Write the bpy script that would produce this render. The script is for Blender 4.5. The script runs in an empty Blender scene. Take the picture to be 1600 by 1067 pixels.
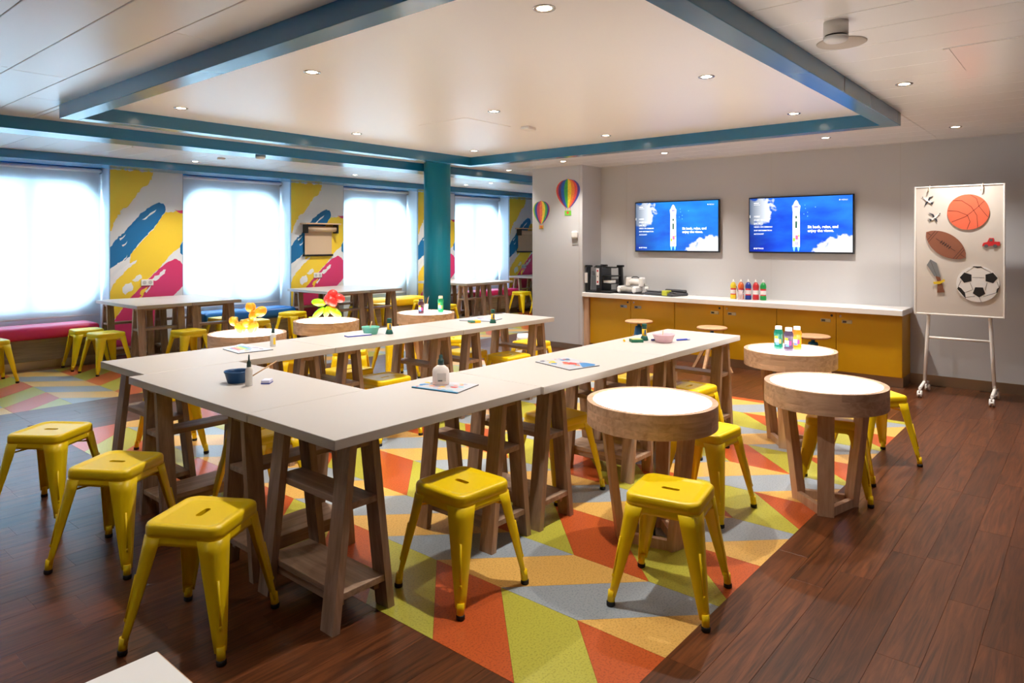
import bpy, bmesh, math, random
from math import sin, cos, pi, radians, sqrt, atan2
from mathutils import Vector, Matrix
random.seed(7)
C = bpy.context.scene.collection
SC = bpy.context.scene

# ------------------------------------------------------------------ camera, world, exposure
cam_data = bpy.data.cameras.new('camera')
cam = bpy.data.objects.new('camera', cam_data)
C.objects.link(cam)
cam.location = (0, 0, 1.5)
cam.rotation_euler = (radians(90), 0, 0.70267 - pi / 2)
cam_data.sensor_width = 36
cam_data.lens = 1080.67 / 1600 * 36
cam_data.shift_y = -(533.5 - 377.7) / 1600
cam_data.clip_start = 0.02
SC.camera = cam

world = bpy.data.worlds.new('overcast_sky')
SC.world = world
world.use_nodes = True
bg = world.node_tree.nodes['Background']
bg.inputs[0].default_value = (0.55, 0.82, 1.0, 1)
bg.inputs[1].default_value = 48.0

SC.view_settings.view_transform = 'Standard'
SC.view_settings.look = 'None'
SC.view_settings.gamma = 1
SC.view_settings.use_curve_mapping = False
SC.view_settings.exposure = 0.36
SC.cycles.use_denoising = True
SC.cycles.max_bounces = 8
SC.cycles.diffuse_bounces = 5
SC.cycles.sample_clamp_indirect = 6
SC.cycles.caustics_reflective = False
SC.cycles.caustics_refractive = False

DOWNLIGHT_W = 110.0
WARM = (1.0, 0.93, 0.85)

# ------------------------------------------------------------------ materials
def lin(c):
    return tuple(((v / 255) / 12.92 if v / 255 <= 0.04045 else ((v / 255 + 0.055) / 1.055) ** 2.4) for v in c)

_m = {}
def mat(name, rgb, rough=0.5, metal=0.0, spec=0.5, emit=0.0, var=0.0, scale=40.0, coat=0.0, bump=0.0, trans=0.0, alpha=1.0):
    """Plain procedural surface: sRGB colour, optional fine noise in colour and relief."""
    if name in _m:
        return _m[name]
    m = bpy.data.materials.new(name)
    m.use_nodes = True
    nt = m.node_tree
    b = nt.nodes['Principled BSDF']
    col = lin(rgb)
    b.inputs['Base Color'].default_value = (*col, 1)
    b.inputs['Roughness'].default_value = rough
    b.inputs['Metallic'].default_value = metal
    b.inputs['Specular IOR Level'].default_value = spec
    b.inputs['Coat Weight'].default_value = coat
    b.inputs['Transmission Weight'].default_value = trans
    b.inputs['Alpha'].default_value = alpha
    if emit:
        b.inputs['Emission Color'].default_value = (*col, 1)
        b.inputs['Emission Strength'].default_value = emit
    if var or bump:
        tc = nt.nodes.new('ShaderNodeTexCoord')
        n = nt.nodes.new('ShaderNodeTexNoise')
        n.inputs['Scale'].default_value = scale
        n.inputs['Detail'].default_value = 4
        nt.links.new(tc.outputs['Object'], n.inputs['Vector'])
        if var:
            r = nt.nodes.new('ShaderNodeMapRange')
            r.inputs['From Min'].default_value = 0.3
            r.inputs['From Max'].default_value = 0.7
            r.inputs['To Min'].default_value = 1 - var
            r.inputs['To Max'].default_value = 1 + var
            hs = nt.nodes.new('ShaderNodeHueSaturation')
            hs.inputs['Color'].default_value = (*col, 1)
            nt.links.new(n.outputs['Fac'], r.inputs['Value'])
            nt.links.new(r.outputs['Result'], hs.inputs['Value'])
            nt.links.new(hs.outputs['Color'], b.inputs['Base Color'])
        if bump:
            bp = nt.nodes.new('ShaderNodeBump')
            bp.inputs['Strength'].default_value = bump
            bp.inputs['Distance'].default_value = 0.002
            nt.links.new(n.outputs['Fac'], bp.inputs['Height'])
            nt.links.new(bp.outputs['Normal'], b.inputs['Normal'])
    _m[name] = m
    return m

def wood(name, dark, light, axis=2, rough=0.45, scale=1.0, rnd=0.15, coat=0.0, spec=0.4, knots=0.0):
    """Wood grain stretched along one object axis, with a random shade for every object."""
    if name in _m:
        return _m[name]
    m = bpy.data.materials.new(name)
    m.use_nodes = True
    nt = m.node_tree
    L = nt.links.new
    b = nt.nodes['Principled BSDF']
    tc = nt.nodes.new('ShaderNodeTexCoord')
    oi = nt.nodes.new('ShaderNodeObjectInfo')
    mp = nt.nodes.new('ShaderNodeMapping')
    sc = [26 * scale] * 3
    sc[axis] = 1.6 * scale
    mp.inputs['Scale'].default_value = sc
    add = nt.nodes.new('ShaderNodeVectorMath')
    add.operation = 'MULTIPLY_ADD'
    add.inputs[1].default_value = (37.0, 53.0, 71.0)
    L(oi.outputs['Random'], add.inputs[0])
    L(tc.outputs['Object'], add.inputs[2])
    L(add.outputs[0], mp.inputs['Vector'])
    n = nt.nodes.new('ShaderNodeTexNoise')
    n.inputs['Scale'].default_value = 1.0
    n.inputs['Detail'].default_value = 6
    n.inputs['Roughness'].default_value = 0.62
    n.inputs['Distortion'].default_value = 0.6 + knots
    L(mp.outputs[0], n.inputs['Vector'])
    cr = nt.nodes.new('ShaderNodeValToRGB')
    cr.color_ramp.elements[0].position = 0.32
    cr.color_ramp.elements[1].position = 0.68
    cr.color_ramp.elements[0].color = (*lin(dark), 1)
    cr.color_ramp.elements[1].color = (*lin(light), 1)
    L(n.outputs['Fac'], cr.inputs['Fac'])
    hs = nt.nodes.new('ShaderNodeHueSaturation')
    mr = nt.nodes.new('ShaderNodeMapRange')
    mr.inputs['To Min'].default_value = 1 - rnd
    mr.inputs['To Max'].default_value = 1 + rnd
    L(oi.outputs['Random'], mr.inputs['Value'])
    L(mr.outputs['Result'], hs.inputs['Value'])
    L(cr.outputs['Color'], hs.inputs['Color'])
    L(hs.outputs['Color'], b.inputs['Base Color'])
    b.inputs['Roughness'].default_value = rough
    b.inputs['Specular IOR Level'].default_value = spec
    b.inputs['Coat Weight'].default_value = coat
    b.inputs['Coat Roughness'].default_value = 0.3
    bp = nt.nodes.new('ShaderNodeBump')
    bp.inputs['Strength'].default_value = 0.12
    bp.inputs['Distance'].default_value = 0.001
    L(n.outputs['Fac'], bp.inputs['Height'])
    L(bp.outputs['Normal'], b.inputs['Normal'])
    _m[name] = m
    return m

def speckle(name, rgb, fleck):
    """Marbled vinyl flooring: fine flecks on an even colour."""
    if name in _m:
        return _m[name]
    m = bpy.data.materials.new(name)
    m.use_nodes = True
    nt = m.node_tree
    L = nt.links.new
    b = nt.nodes['Principled BSDF']
    tc = nt.nodes.new('ShaderNodeTexCoord')
    n = nt.nodes.new('ShaderNodeTexNoise')
    n.inputs['Scale'].default_value = 120
    n.inputs['Detail'].default_value = 3
    L(tc.outputs['Object'], n.inputs['Vector'])
    cr = nt.nodes.new('ShaderNodeValToRGB')
    cr.color_ramp.elements[0].position = 0.36
    cr.color_ramp.elements[1].position = 0.5
    cr.color_ramp.elements[0].color = (*lin(fleck), 1)
    cr.color_ramp.elements[1].color = (*lin(rgb), 1)
    L(n.outputs['Fac'], cr.inputs['Fac'])
    L(cr.outputs['Color'], b.inputs['Base Color'])
    b.inputs['Roughness'].default_value = 0.28
    b.inputs['Specular IOR Level'].default_value = 0.5
    _m[name] = m
    return m

YEL = mat('yellow_powder_coat', (240, 204, 8), 0.34, spec=0.45)
BLACK = mat('black_rubber', (18, 18, 18), 0.6)
WHITE = mat('white_laminate', (190, 184, 179), 0.42, spec=0.35)
TRW = wood('walnut_trestle', (134, 108, 88), (182, 152, 128), 2, 0.5)
TRWY = wood('walnut_shelf', (134, 108, 88), (182, 152, 128), 1, 0.5)
OAK = wood('oak_leg', (176, 138, 110), (212, 176, 146), 2, 0.45)
OAKT = wood('oak_block', (178, 140, 112), (220, 184, 154), 1, 0.45, rnd=0.14)
TEAL = mat('teal_gloss_paint', (20, 110, 150), 0.2, spec=0.9)
TEALC = mat('teal_column_paint', (0, 140, 166), 0.45)
WALL = mat('light_grey_wall', (204, 204, 206), 0.55, spec=0.3)
CEIL = mat('cream_ceiling_panel', (244, 242, 241), 0.24, spec=0.6)
CEILS = mat('smooth_ceiling', (246, 243, 242), 0.32, spec=0.5)
GAP = mat('shadow_gap', (70, 66, 62), 0.8)
STEEL = mat('brushed_steel', (176, 160, 142), 0.28, metal=0.9)
CHROME = mat('satin_chrome', (200, 198, 194), 0.22, metal=1.0)
WPLA = mat('white_plastic', (235, 233, 230), 0.4)
WMET = mat('white_metal', (238, 235, 230), 0.4)
BPLA = mat('black_plastic', (24, 25, 28), 0.38)
GLOW = mat('lit_diffuser', (255, 250, 244), 0.5, emit=5.2)
LENS = mat('lamp_lens', (255, 236, 206), 0.5, emit=22.0)

# ------------------------------------------------------------------ mesh helpers
class MB:
    def __init__(self):
        self.v, self.f, self.mi, self.sm = [], [], [], []
    def add(self, vs, fs, mi=0, smooth=False):
        o = len(self.v)
        self.v += [tuple(p) for p in vs]
        for q in fs:
            self.f.append([i + o for i in q]); self.mi.append(mi); self.sm.append(smooth)
        return self
    def box(self, x0, x1, y0, y1, z0, z1, mi=0, M=None):
        vs = [(x, y, z) for z in (z0, z1) for y in (y0, y1) for x in (x0, x1)]
        if M: vs = [M @ Vector(p) for p in vs]
        return self.add(vs, [(0, 2, 3, 1), (4, 5, 7, 6), (0, 1, 5, 4), (2, 6, 7, 3), (0, 4, 6, 2), (1, 3, 7, 5)], mi)
    def rbox(self, x0, x1, y0, y1, z0, z1, r=0.004, mi=0):
        """box with chamfered edges"""
        r = min(r, (x1 - x0) / 2.01, (y1 - y0) / 2.01, (z1 - z0) / 2.01)
        def ring(i, z): return [(x0 + i, y0 + r, z), (x0 + r, y0 + i, z), (x1 - r, y0 + i, z), (x1 - i, y0 + r, z), (x1 - i, y1 - r, z), (x1 - r, y1 - i, z), (x0 + r, y1 - i, z), (x0 + i, y1 - r, z)]
        rs = [ring(r * 0.999, z0), ring(0, z0 + r), ring(0, z1 - r), ring(r * 0.999, z1)]
        return self.loft(rs, mi=mi)
    def hexa(self, q0, q1, mi=0):
        """two 4-point quads, bottom and top"""
        return self.add(list(q0) + list(q1), [(3, 2, 1, 0), (4, 5, 6, 7), (0, 1, 5, 4), (1, 2, 6, 5), (2, 3, 7, 6), (3, 0, 4, 7)], mi)
    def loft(self, rings, cap=True, mi=0, smooth=False, close=True):
        n = len(rings[0]); vs = [p for r in rings for p in r]; fs = []
        for k in range(len(rings) - 1):
            for i in range(n if close else n - 1):
                j = (i + 1) % n
                fs.append((k * n + i, k * n + j, (k + 1) * n + j, (k + 1) * n + i))
        self.add(vs, fs, mi, smooth)
        if cap and close:
            o = len(self.v) - len(vs)
            self.f.append([o + i for i in range(n)][::-1]); self.mi.append(mi); self.sm.append(False)
            self.f.append([o + (len(rings) - 1) * n + i for i in range(n)]); self.mi.append(mi); self.sm.append(False)
        return self
    def lathe(self, prof, n=24, c=(0, 0), mi=0, smooth=True, cap=True):
        rings = [[(c[0] + r * cos(2 * pi * i / n), c[1] + r * sin(2 * pi * i / n), z) for i in range(n)] for r, z in prof]
        return self.loft(rings, cap, mi, smooth)
    def tube(self, path, r, n=8, mi=0, smooth=True, r2=None):
        P = [Vector(p) for p in path]; rings = []
        for i, p in enumerate(P):
            t = (P[min(i + 1, len(P) - 1)] - P[max(i - 1, 0)]).normalized()
            a = t.orthogonal().normalized() if abs(t.z) > 0.95 else t.cross(Vector((0, 0, 1))).normalized()
            b = t.cross(a)
            rr = r if r2 is None else r + (r2 - r) * i / (len(P) - 1)
            rings.append([p + a * rr * cos(2 * pi * k / n) + b * rr * sin(2 * pi * k / n) for k in range(n)])
        return self.loft(rings, True, mi, smooth)
    def prism(self, poly, y0, y1, mi=0):
        """polygon in local x,z extruded along y"""
        n = len(poly)
        a = sum(poly[i][0] * poly[(i + 1) % n][1] - poly[(i + 1) % n][0] * poly[i][1] for i in range(n))
        if a < 0: poly = poly[::-1]
        vs = [(x, y0, z) for x, z in poly] + [(x, y1, z) for x, z in poly]
        fs = [list(range(n)), list(range(2 * n - 1, n - 1, -1))] + [((i + 1) % n, i, n + i, n + (i + 1) % n) for i in range(n)]
        return self.add(vs, fs, mi)
    def slab(self, poly, z0, z1, mi=0):
        n = len(poly)
        a = sum(poly[i][0] * poly[(i + 1) % n][1] - poly[(i + 1) % n][0] * poly[i][1] for i in range(n))
        if a < 0: poly = poly[::-1]
        vs = [(x, y, z0) for x, y in poly] + [(x, y, z1) for x, y in poly]
        fs = [list(range(n))[::-1], list(range(n, 2 * n))] + [(i, (i + 1) % n, n + (i + 1) % n, n + i) for i in range(n)]
        return self.add(vs, fs, mi)
    def ball(self, c, r, n=12, m=8, mi=0, M=None):
        rx, ry, rz = (r, r, r) if not isinstance(r, tuple) else r
        rings = []
        for k in range(m + 1):
            ph = -pi / 2 + pi * k / m
            cc = max(cos(ph), 0.02)
            ring = [Vector((rx * cc * cos(2 * pi * i / n), ry * cc * sin(2 * pi * i / n), rz * sin(ph))) for i in range(n)]
            if M: ring = [M @ p for p in ring]
            rings.append([p + Vector(c) for p in ring])
        return self.loft(rings, True, mi, True)
    def build(self, name, mats, parent=None, loc=None, rot=None, kind=None):
        me = bpy.data.meshes.new(name)
        me.from_pydata(self.v, [], self.f)
        for m in (mats if isinstance(mats, (list, tuple)) else [mats]):
            me.materials.append(m)
        me.polygons.foreach_set('material_index', self.mi)
        me.polygons.foreach_set('use_smooth', self.sm)
        me.update()
        o = bpy.data.objects.new(name, me)
        C.objects.link(o)
        if parent: o.parent = parent
        if loc: o.location = loc
        if rot: o.rotation_euler = rot
        if kind: o['kind'] = kind
        return o

def tag(o, label, cat, group=None):
    o['label'] = label; o['category'] = cat
    if group: o['group'] = group
    return o
def thing(name, label, cat, loc=(0, 0, 0), rz=0.0, group=None):
    o = bpy.data.objects.new(name, None)
    C.objects.link(o)
    o.location = loc; o.rotation_euler = (0, 0, rz)
    o.empty_display_size = 0.1
    return tag(o, label, cat, group)
def struct(o):
    o['kind'] = 'structure'
    return o
def dup(root, label, loc, rz=0.0, group=None):
    r = root.copy(); C.objects.link(r)
    r.location = loc; r.rotation_euler = (0, 0, rz)
    r['label'] = label
    if group: r['group'] = group
    for ch in list(root.children):
        c = ch.copy(); C.objects.link(c); c.parent = r
        for g in list(ch.children):
            d = g.copy(); C.objects.link(d); d.parent = c
    return r
def circ(r, n, cx=0, cz=0, rx=None, a0=0.0):
    return [(cx + (rx or r) * cos(a0 + 2 * pi * i / n), cz + r * sin(a0 + 2 * pi * i / n)) for i in range(n)]
def rrect(hx, hy, r, k=5):
    """rounded rectangle outline, counter-clockwise"""
    out = []
    for cx, cy, a in ((hx - r, hy - r, 0), (-hx + r, hy - r, pi / 2), (-hx + r, -hy + r, pi), (hx - r, -hy + r, 3 * pi / 2)):
        for i in range(k + 1):
            t = a + pi / 2 * i / k
            out.append((cx + r * cos(t), cy + r * sin(t)))
    return out
def text(name, s, size, parent, x, y, z, m, align='LEFT', rot=(pi / 2, 0, 0), ext=0.0002, bold=0.0):
    cu = bpy.data.curves.new(name, 'FONT')
    cu.body = s; cu.size = size; cu.align_x = align; cu.extrude = ext; cu.offset = bold
    cu.resolution_u = 2
    o = bpy.data.objects.new(name, cu)
    C.objects.link(o)
    me = bpy.data.meshes.new_from_object(o.evaluated_get(bpy.context.evaluated_depsgraph_get()))
    bpy.data.objects.remove(o)
    me.materials.clear(); me.materials.append(m)
    p = bpy.data.objects.new(name, me)
    C.objects.link(p)
    p.parent = parent; p.location = (x, y, z); p.rotation_euler = rot
    return p
def rough(poly, jag, step, seed):
    """torn brush edge: subdivide an outline and push the points about"""
    R = random.Random(seed); out = []
    n = len(poly)
    for i in range(n):
        a, b = poly[i], poly[(i + 1) % n]
        d = sqrt((b[0] - a[0]) ** 2 + (b[1] - a[1]) ** 2)
        k = max(1, int(d / step))
        for j in range(k):
            t = j / k
            w = 0 if (a[0] in (0.0, 1.0) and b[0] == a[0]) else jag
            x, z = a[0] + (b[0] - a[0]) * t, a[1] + (b[1] - a[1]) * t
            if x not in (0.0, 1.0) and j: x += R.uniform(-w, w); z += R.uniform(-w, w)
            out.append((min(max(x, 0.0), 1.0), z))
    return out

# ================================================================== ROOM SHELL
ZC = 2.56
XE, YB, XB = 13.6, -3.4, -4.2
WX = 8.37

# floor base with planks as parts
fl = struct(MB().box(XB, XE, YB, 10.4, -0.12, -0.006).build('floor', wood('walnut_subfloor', (62, 34, 22), (96, 56, 38), 0, 0.4)))
PLK = wood('walnut_plank', (58, 30, 15), (114, 64, 34), 0, 0.32, 0.8, rnd=0.24, spec=0.36, knots=2.4)
def planks(x0, x1, y0, y1, seed, w=0.15, lmin=0.9, lmax=1.35):
    R = random.Random(seed)
    n = max(1, round((y1 - y0) / w)); ww = (y1 - y0) / n
    for i in range(n):
        x = x0 - R.uniform(0, 1.0)
        while x < x1:
            l = R.uniform(lmin, lmax)
            a, b = max(x, x0), min(x + l, x1)
            if b - a > 0.12:
                g = 0.0003
                yc = y0 + (i + 0.5) * ww; xc = (a + b) / 2
                MB().rbox(-(b - a) / 2 + g, (b - a) / 2 - g, -ww / 2 + g, ww / 2 - g, -0.006, 0, 0.0006).build('plank', PLK, fl, (xc, yc, 0))
            x += l
planks(1.0, WX, 0.05, 1.19, 1)
planks(2.4, WX, -0.55, 0.05, 6)
planks(0.55, 1.798, 1.19, 7.25, 2)
planks(1.798, 13.0, 6.175, 7.25, 3, lmin=1.2, lmax=1.8)
planks(6.505, WX, 1.19, 6.175, 4)
planks(0.8, 13.0, 9.39, 9.52, 5, lmin=1.2, lmax=1.8)

# patterned vinyl floor areas: chevron of coloured pieces, each its own part
VIN = [speckle('orange_vinyl', (196, 90, 42), (166, 70, 34)), speckle('lime_vinyl', (186, 182, 70), (162, 158, 54)),
       speckle('straw_vinyl', (228, 182, 100), (204, 154, 74)), speckle('blue_grey_vinyl', (160, 170, 178), (134, 147, 158))]
def clip(poly, f):
    out = []
    for i in range(len(poly)):
        a, b = poly[i], poly[(i + 1) % len(poly)]
        fa, fb = f(a), f(b)
        if fa >= 0: out.append(a)
        if (fa >= 0) != (fb >= 0):
            t = fa / (fa - fb); out.append((a[0] + (b[0] - a[0]) * t, a[1] + (b[1] - a[1]) * t))
    return out
def chevrons(parent, x0, x1, y0, y1):
    W, P = 0.4615, 0.4015
    for c in range(-4, 26):
        a, b = 1.798 + c * W, 1.798 + (c + 1) * W
        if b < x0 + 0.01 or a > x1 - 0.01: continue
        up = c % 2 == 0
        for k in range(-3, 30):
            ya = 1.915 + (k if up else k) * P + (0 if up else 0.463)
            yb = ya + (0.463 if up else -0.463)
            g = 0.0007
            poly = [(a + g, ya - P + g), (b - g, yb - P + g), (b - g, yb - g), (a + g, ya - g)]
            for f in (lambda p: p[0] - x0, lambda p: x1 - p[0], lambda p: p[1] - y0, lambda p: y1 - p[1]):
                poly = clip(poly, f)
                if len(poly) < 3: break
            if len(poly) < 3: continue
            area = abs(sum(poly[i][0] * poly[(i + 1) % len(poly)][1] - poly[(i + 1) % len(poly)][0] * poly[i][1] for i in range(len(poly)))) / 2
            if area < 0.0012: continue
            ci = (0 if k % 2 == 0 else 1) + (0 if up else 2)
            MB().slab(poly, -0.006, 0.0).build('vinyl_piece', VIN[ci], parent)
ca = thing('patterned_flooring', 'large chevron patterned vinyl floor area under the craft tables', 'flooring', (0, 0, 0))
chevrons(ca, 1.798, 6.505, 1.19, 6.175)
cb = thing('patterned_flooring', 'chevron patterned vinyl floor strip running along the windows', 'flooring', (0, 0, 0))
chevrons(cb, 1.0, 12.6, 7.25, 9.39)

# ceiling slab with metal panels as parts
ce = struct(MB().box(XB, XE, YB, 10.6, ZC + 0.014, ZC + 0.2).build('ceiling', GAP))
def panels(x0, x1, y0, y1, seed, lmax=2.4):
    k0 = math.floor((x0 - 3.143) / 0.3165)
    R = random.Random(seed)
    for k in range(k0, k0 + 60):
        a = max(3.143 + k * 0.3165, x0); b = min(3.143 + (k + 1) * 0.3165, x1)
        if b - a < 0.03: continue
        y = y0 - R.uniform(0.2, 1.2) if y1 - y0 > 2.6 else y0
        while y < y1 - 0.01:
            l = lmax if y1 - y0 > 2.6 else y1 - y0
            c, d = max(y, y0), min(y + l, y1)
            if d - c > 0.05:
                MB().rbox(a + 0.0022, b - 0.0022, c + 0.0008, d - 0.0008, ZC, ZC + 0.013, 0.003).build('ceiling_panel', CEIL, ce)
            y += l
panels(XB, 1.83, YB, 6.99, 1)
panels(1.83, WX, YB, 1.25, 2, 3.2)
panels(6.40, WX, 1.25, 6.99, 3, 3.0)
panels(1.83, 6.40, 6.10, 6.99, 4)
panels(8.37, XE, 6.28, 6.99, 7)
panels(XB, XE, 7.30, 9.48, 5)
struct(MB().box(1.83, 6.41, 1.24, 6.12, ZC, ZC + 0.013).build('ceiling_bay', CEILS, None))

# coffer frame, beams
ZB = 2.455
def beam(n, x0, x1, y0, y1, zb=ZB, m=TEAL):
    return struct(MB().rbox(x0, x1, y0, y1, zb, ZC + 0.005, 0.002).build('trim_%d' % n, m))
beam(1, 1.82, 1.945, 1.237, 6.133)
beam(2, 6.29, 6.416, 1.237, 6.133)
beam(3, 1.945, 6.29, 1.237, 1.367)
beam(4, 1.945, 6.29, 6.005, 6.133)
beam(5, XB, XE, 6.975, 7.32)
beam(6, XB, XE, 9.465, 9.93, 2.462)
# small shadow joint in the right coffer beam
struct(MB().box(4.755, 4.759, 1.2355, 1.2375, ZB + 0.004, ZC - 0.004).build('trim_7', GAP))

# column
cm = MB()
prof = [(0.178, 0.0), (0.178, 2.56)]
ring = []
for i in range(72):
    a = 2 * pi * i / 72
    r = 0.178 - (0.004 if i in (0, 18, 36, 54, 9, 27, 45, 63) else 0)
    ring.append((6.45 + r * cos(a + 0.25), 6.78 + r * sin(a + 0.25)))
cm.loft([[(x, y, 0.1) for x, y in ring], [(x, y, 2.56) for x, y in ring]], mi=0, smooth=True)
struct(cm.build('column', TEALC))
struct(MB().lathe([(0.181, 0), (0.181, 0.1)], 40, (6.45, 6.78)).build('baseboard_column', STEEL))

# walls
struct(MB().box(WX, WX + 0.15, YB, 5.42, -0.1, ZC + 0.03).build('wall_right', WALL))
struct(MB().box(7.9, XE, 5.42, 6.30, -0.1, ZC + 0.03).build('wall_pier', WALL))
struct(MB().box(7.893, 7.9, 5.42, 6.30, 0.0, 0.08).build('baseboard_pier', STEEL))
struct(MB().box(WX - 0.012, WX, YB, 1.525, 0.0, 0.105).build('baseboard_right', STEEL))
struct(MB().box(XE, XE + 0.1, 6.3, 10.6, -0.1, ZC + 0.03).build('wall_far', WALL))
struct(MB().box(XB - 0.1, XB, YB, 10.6, -0.1, ZC + 0.03).build('wall_left', WALL))
struct(MB().box(XB, XE, YB - 0.1, YB, -0.1, ZC + 0.03).build('wall_front', WALL))
# faint panel joints in the right wall
for i, y in enumerate((3.0, 1.62, 5.0)):
    struct(MB().box(WX - 0.0012, WX + 0.001, y - 0.0012, y + 0.0012, 0.8, ZC).build('trim_%d' % (8 + i), mat('wall_joint', (190, 186, 182), 0.6)))
# slim cover strip on the pier edge
struct(MB().box(7.897, 7.9, 5.47, 5.473, 0.08, ZC).build('trim_11', mat('wall_joint', (190, 186, 182), 0.6)))

# ------------------------------------------------------------------ window wall
WWH = mat('white_window_wall', (226, 230, 234), 0.5, spec=0.3)
BLUE_IN = mat('blue_recess_paint', (10, 92, 150), 0.4)
panel_x = [(-1.86, -0.9), (0.83, 1.77), (3.52, 4.465), (6.192, 7.20), (8.915, 9.90), (11.60, 12.60)]
def mix_glass():
    m = bpy.data.materials.new('window_glass'); m.use_nodes = True
    nt = m.node_tree; nt.nodes.remove(nt.nodes['Principled BSDF'])
    t = nt.nodes.new('ShaderNodeBsdfTransparent'); t.inputs[0].default_value = (0.95, 0.98, 1, 1)
    g = nt.nodes.new('ShaderNodeBsdfGlossy'); g.inputs['Roughness'].default_value = 0.02
    mx = nt.nodes.new('ShaderNodeMixShader'); mx.inputs[0].default_value = 0.06
    nt.links.new(t.outputs[0], mx.inputs[1]); nt.links.new(g.outputs[0], mx.inputs[2])
    nt.links.new(mx.outputs[0], nt.nodes['Material Output'].inputs[0])
    return m
GLASS = mix_glass()
def mix_blind():
    m = bpy.data.materials.new('white_blind_fabric'); m.use_nodes = True
    nt = m.node_tree; nt.nodes.remove(nt.nodes['Principled BSDF'])
    t = nt.nodes.new('ShaderNodeBsdfTranslucent'); t.inputs[0].default_value = (0.82, 0.84, 0.86, 1)
    g = nt.nodes.new('ShaderNodeBsdfDiffuse'); g.inputs[0].default_value = (0.74, 0.75, 0.76, 1)
    mx = nt.nodes.new('ShaderNodeMixShader'); mx.inputs[0].default_value = 0.5
    nt.links.new(t.outputs[0], mx.inputs[1]); nt.links.new(g.outputs[0], mx.inputs[2])
    nt.links.new(mx.outputs[0], nt.nodes['Material Output'].inputs[0])
    return m
BLIND = mix_blind()
def bay(n, xa, xb):
    """wall with a rounded opening, glass, mullion; xa..xb between pillar panels"""
    ow, oh = (xb - xa) / 2 - 0.085, 0.83
    cx, cz = (xa + xb) / 2 + 0.055, 1.45
    inner = rrect(ow, oh, 0.34, 8)
    k = len(inner)
    outer = []
    X0, X1, Z0, Z1 = xa - 0.03 - cx, xb + 0.03 - cx, -0.1 - cz, ZC + 0.03 - cz
    for x, z in inner:
        s = min((X1 if x > 0 else X0) / x if abs(x) > 1e-6 else 1e9, (Z1 if z > 0 else Z0) / z if abs(z) > 1e-6 else 1e9)
        outer.append((x * s, z * s))
    # snap the nearest outer points to the corners
    for X, Z in ((X0, Z0), (X1, Z0), (X0, Z1), (X1, Z1)):
        i = min(range(k), key=lambda j: (outer[j][0] - X) ** 2 + (outer[j][1] - Z) ** 2)
        outer[i] = (X, Z)
    m = MB()
    y0, y1 = 10.235, 10.34
    rings = [[(cx + x, y0, cz + z) for x, z in outer], [(cx + x, y0, cz + z) for x, z in inner],
             [(cx + x, y1, cz + z) for x, z in inner], [(cx + x, y1, cz + z) for x, z in outer]]
    m.loft(rings, cap=False)
    w = struct(m.build('window_%d' % n, WWH))
    MB().prism([(cx + x, cz + z) for x, z in inner], y1 - 0.02, y1 - 0.012).build('pane', GLASS, w)
    MB().box(cx - 0.035, cx + 0.035, y1 - 0.07, y1 - 0.022, cz - oh, cz + oh).build('mullion', WWH, w)
    struct(MB().box(xa, xb, 9.93, 10.24, ZC - 0.004, ZC).build('trim_%d' % (20 + n), BLUE_IN))
    struct(MB().box(xa, xb, 10.225, 10.234, 2.45, ZC).build('trim_%d' % (30 + n), BLUE_IN))
for i in range(6):
    struct(MB().box(panel_x[i][0], panel_x[i][1], 9.9, 10.45, -0.1, ZC + 0.02).build('wall_window', WWH))
struct(MB().box(XB, -3.58, 10.235, 10.4, -0.1, ZC + 0.03).build('wall_window', WWH))
struct(MB().box(12.6, XE, 9.9, 10.4, -0.1, ZC + 0.03).build('wall_window', WWH))
bays = [(-3.58, -1.86), (-0.9, 0.83), (1.77, 3.52), (4.465, 6.192), (7.20, 8.915), (9.90, 11.60)]  # first two bays are unseen windows, added to let in more daylight
blind_lab = ['white roller blind of an added unseen window, furthest left', 'white roller blind of an added unseen window, left of the big magenta bench window', 'bright white roller blind over the magenta bench at far left',
             'bright white roller blind over the blue bench', 'bright white roller blind over the yellow bench',
             'bright white roller blind over the far magenta bench, right of the teal column']
for i, (a, b) in enumerate(bays):
    bay(i + 1, a, b)
    t = thing('roller_blind', blind_lab[i], 'blind', ((a + b) / 2, 10.195, 0.52), 0, 'white window roller blinds')
    h = (b - a) / 2 - 0.012
    MB().box(-h + 0.015, h - 0.02, -0.0006, 0.0006, 0.02, 1.93).build('fabric', BLIND, t)
    MB().tube([(-h, -0.02, 1.925), (h, -0.02, 1.925)], 0.026, 14).build('roller', WPLA, t)
    MB().rbox(-h + 0.015, h - 0.02, -0.008, 0.006, 0.0, 0.022, 0.004).build('hem_bar', WPLA, t)
    MB().rbox(h - 0.012, h + 0.006, -0.035, 0.025, 1.885, 1.965, 0.004).build('bracket', CHROME, t)

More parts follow.
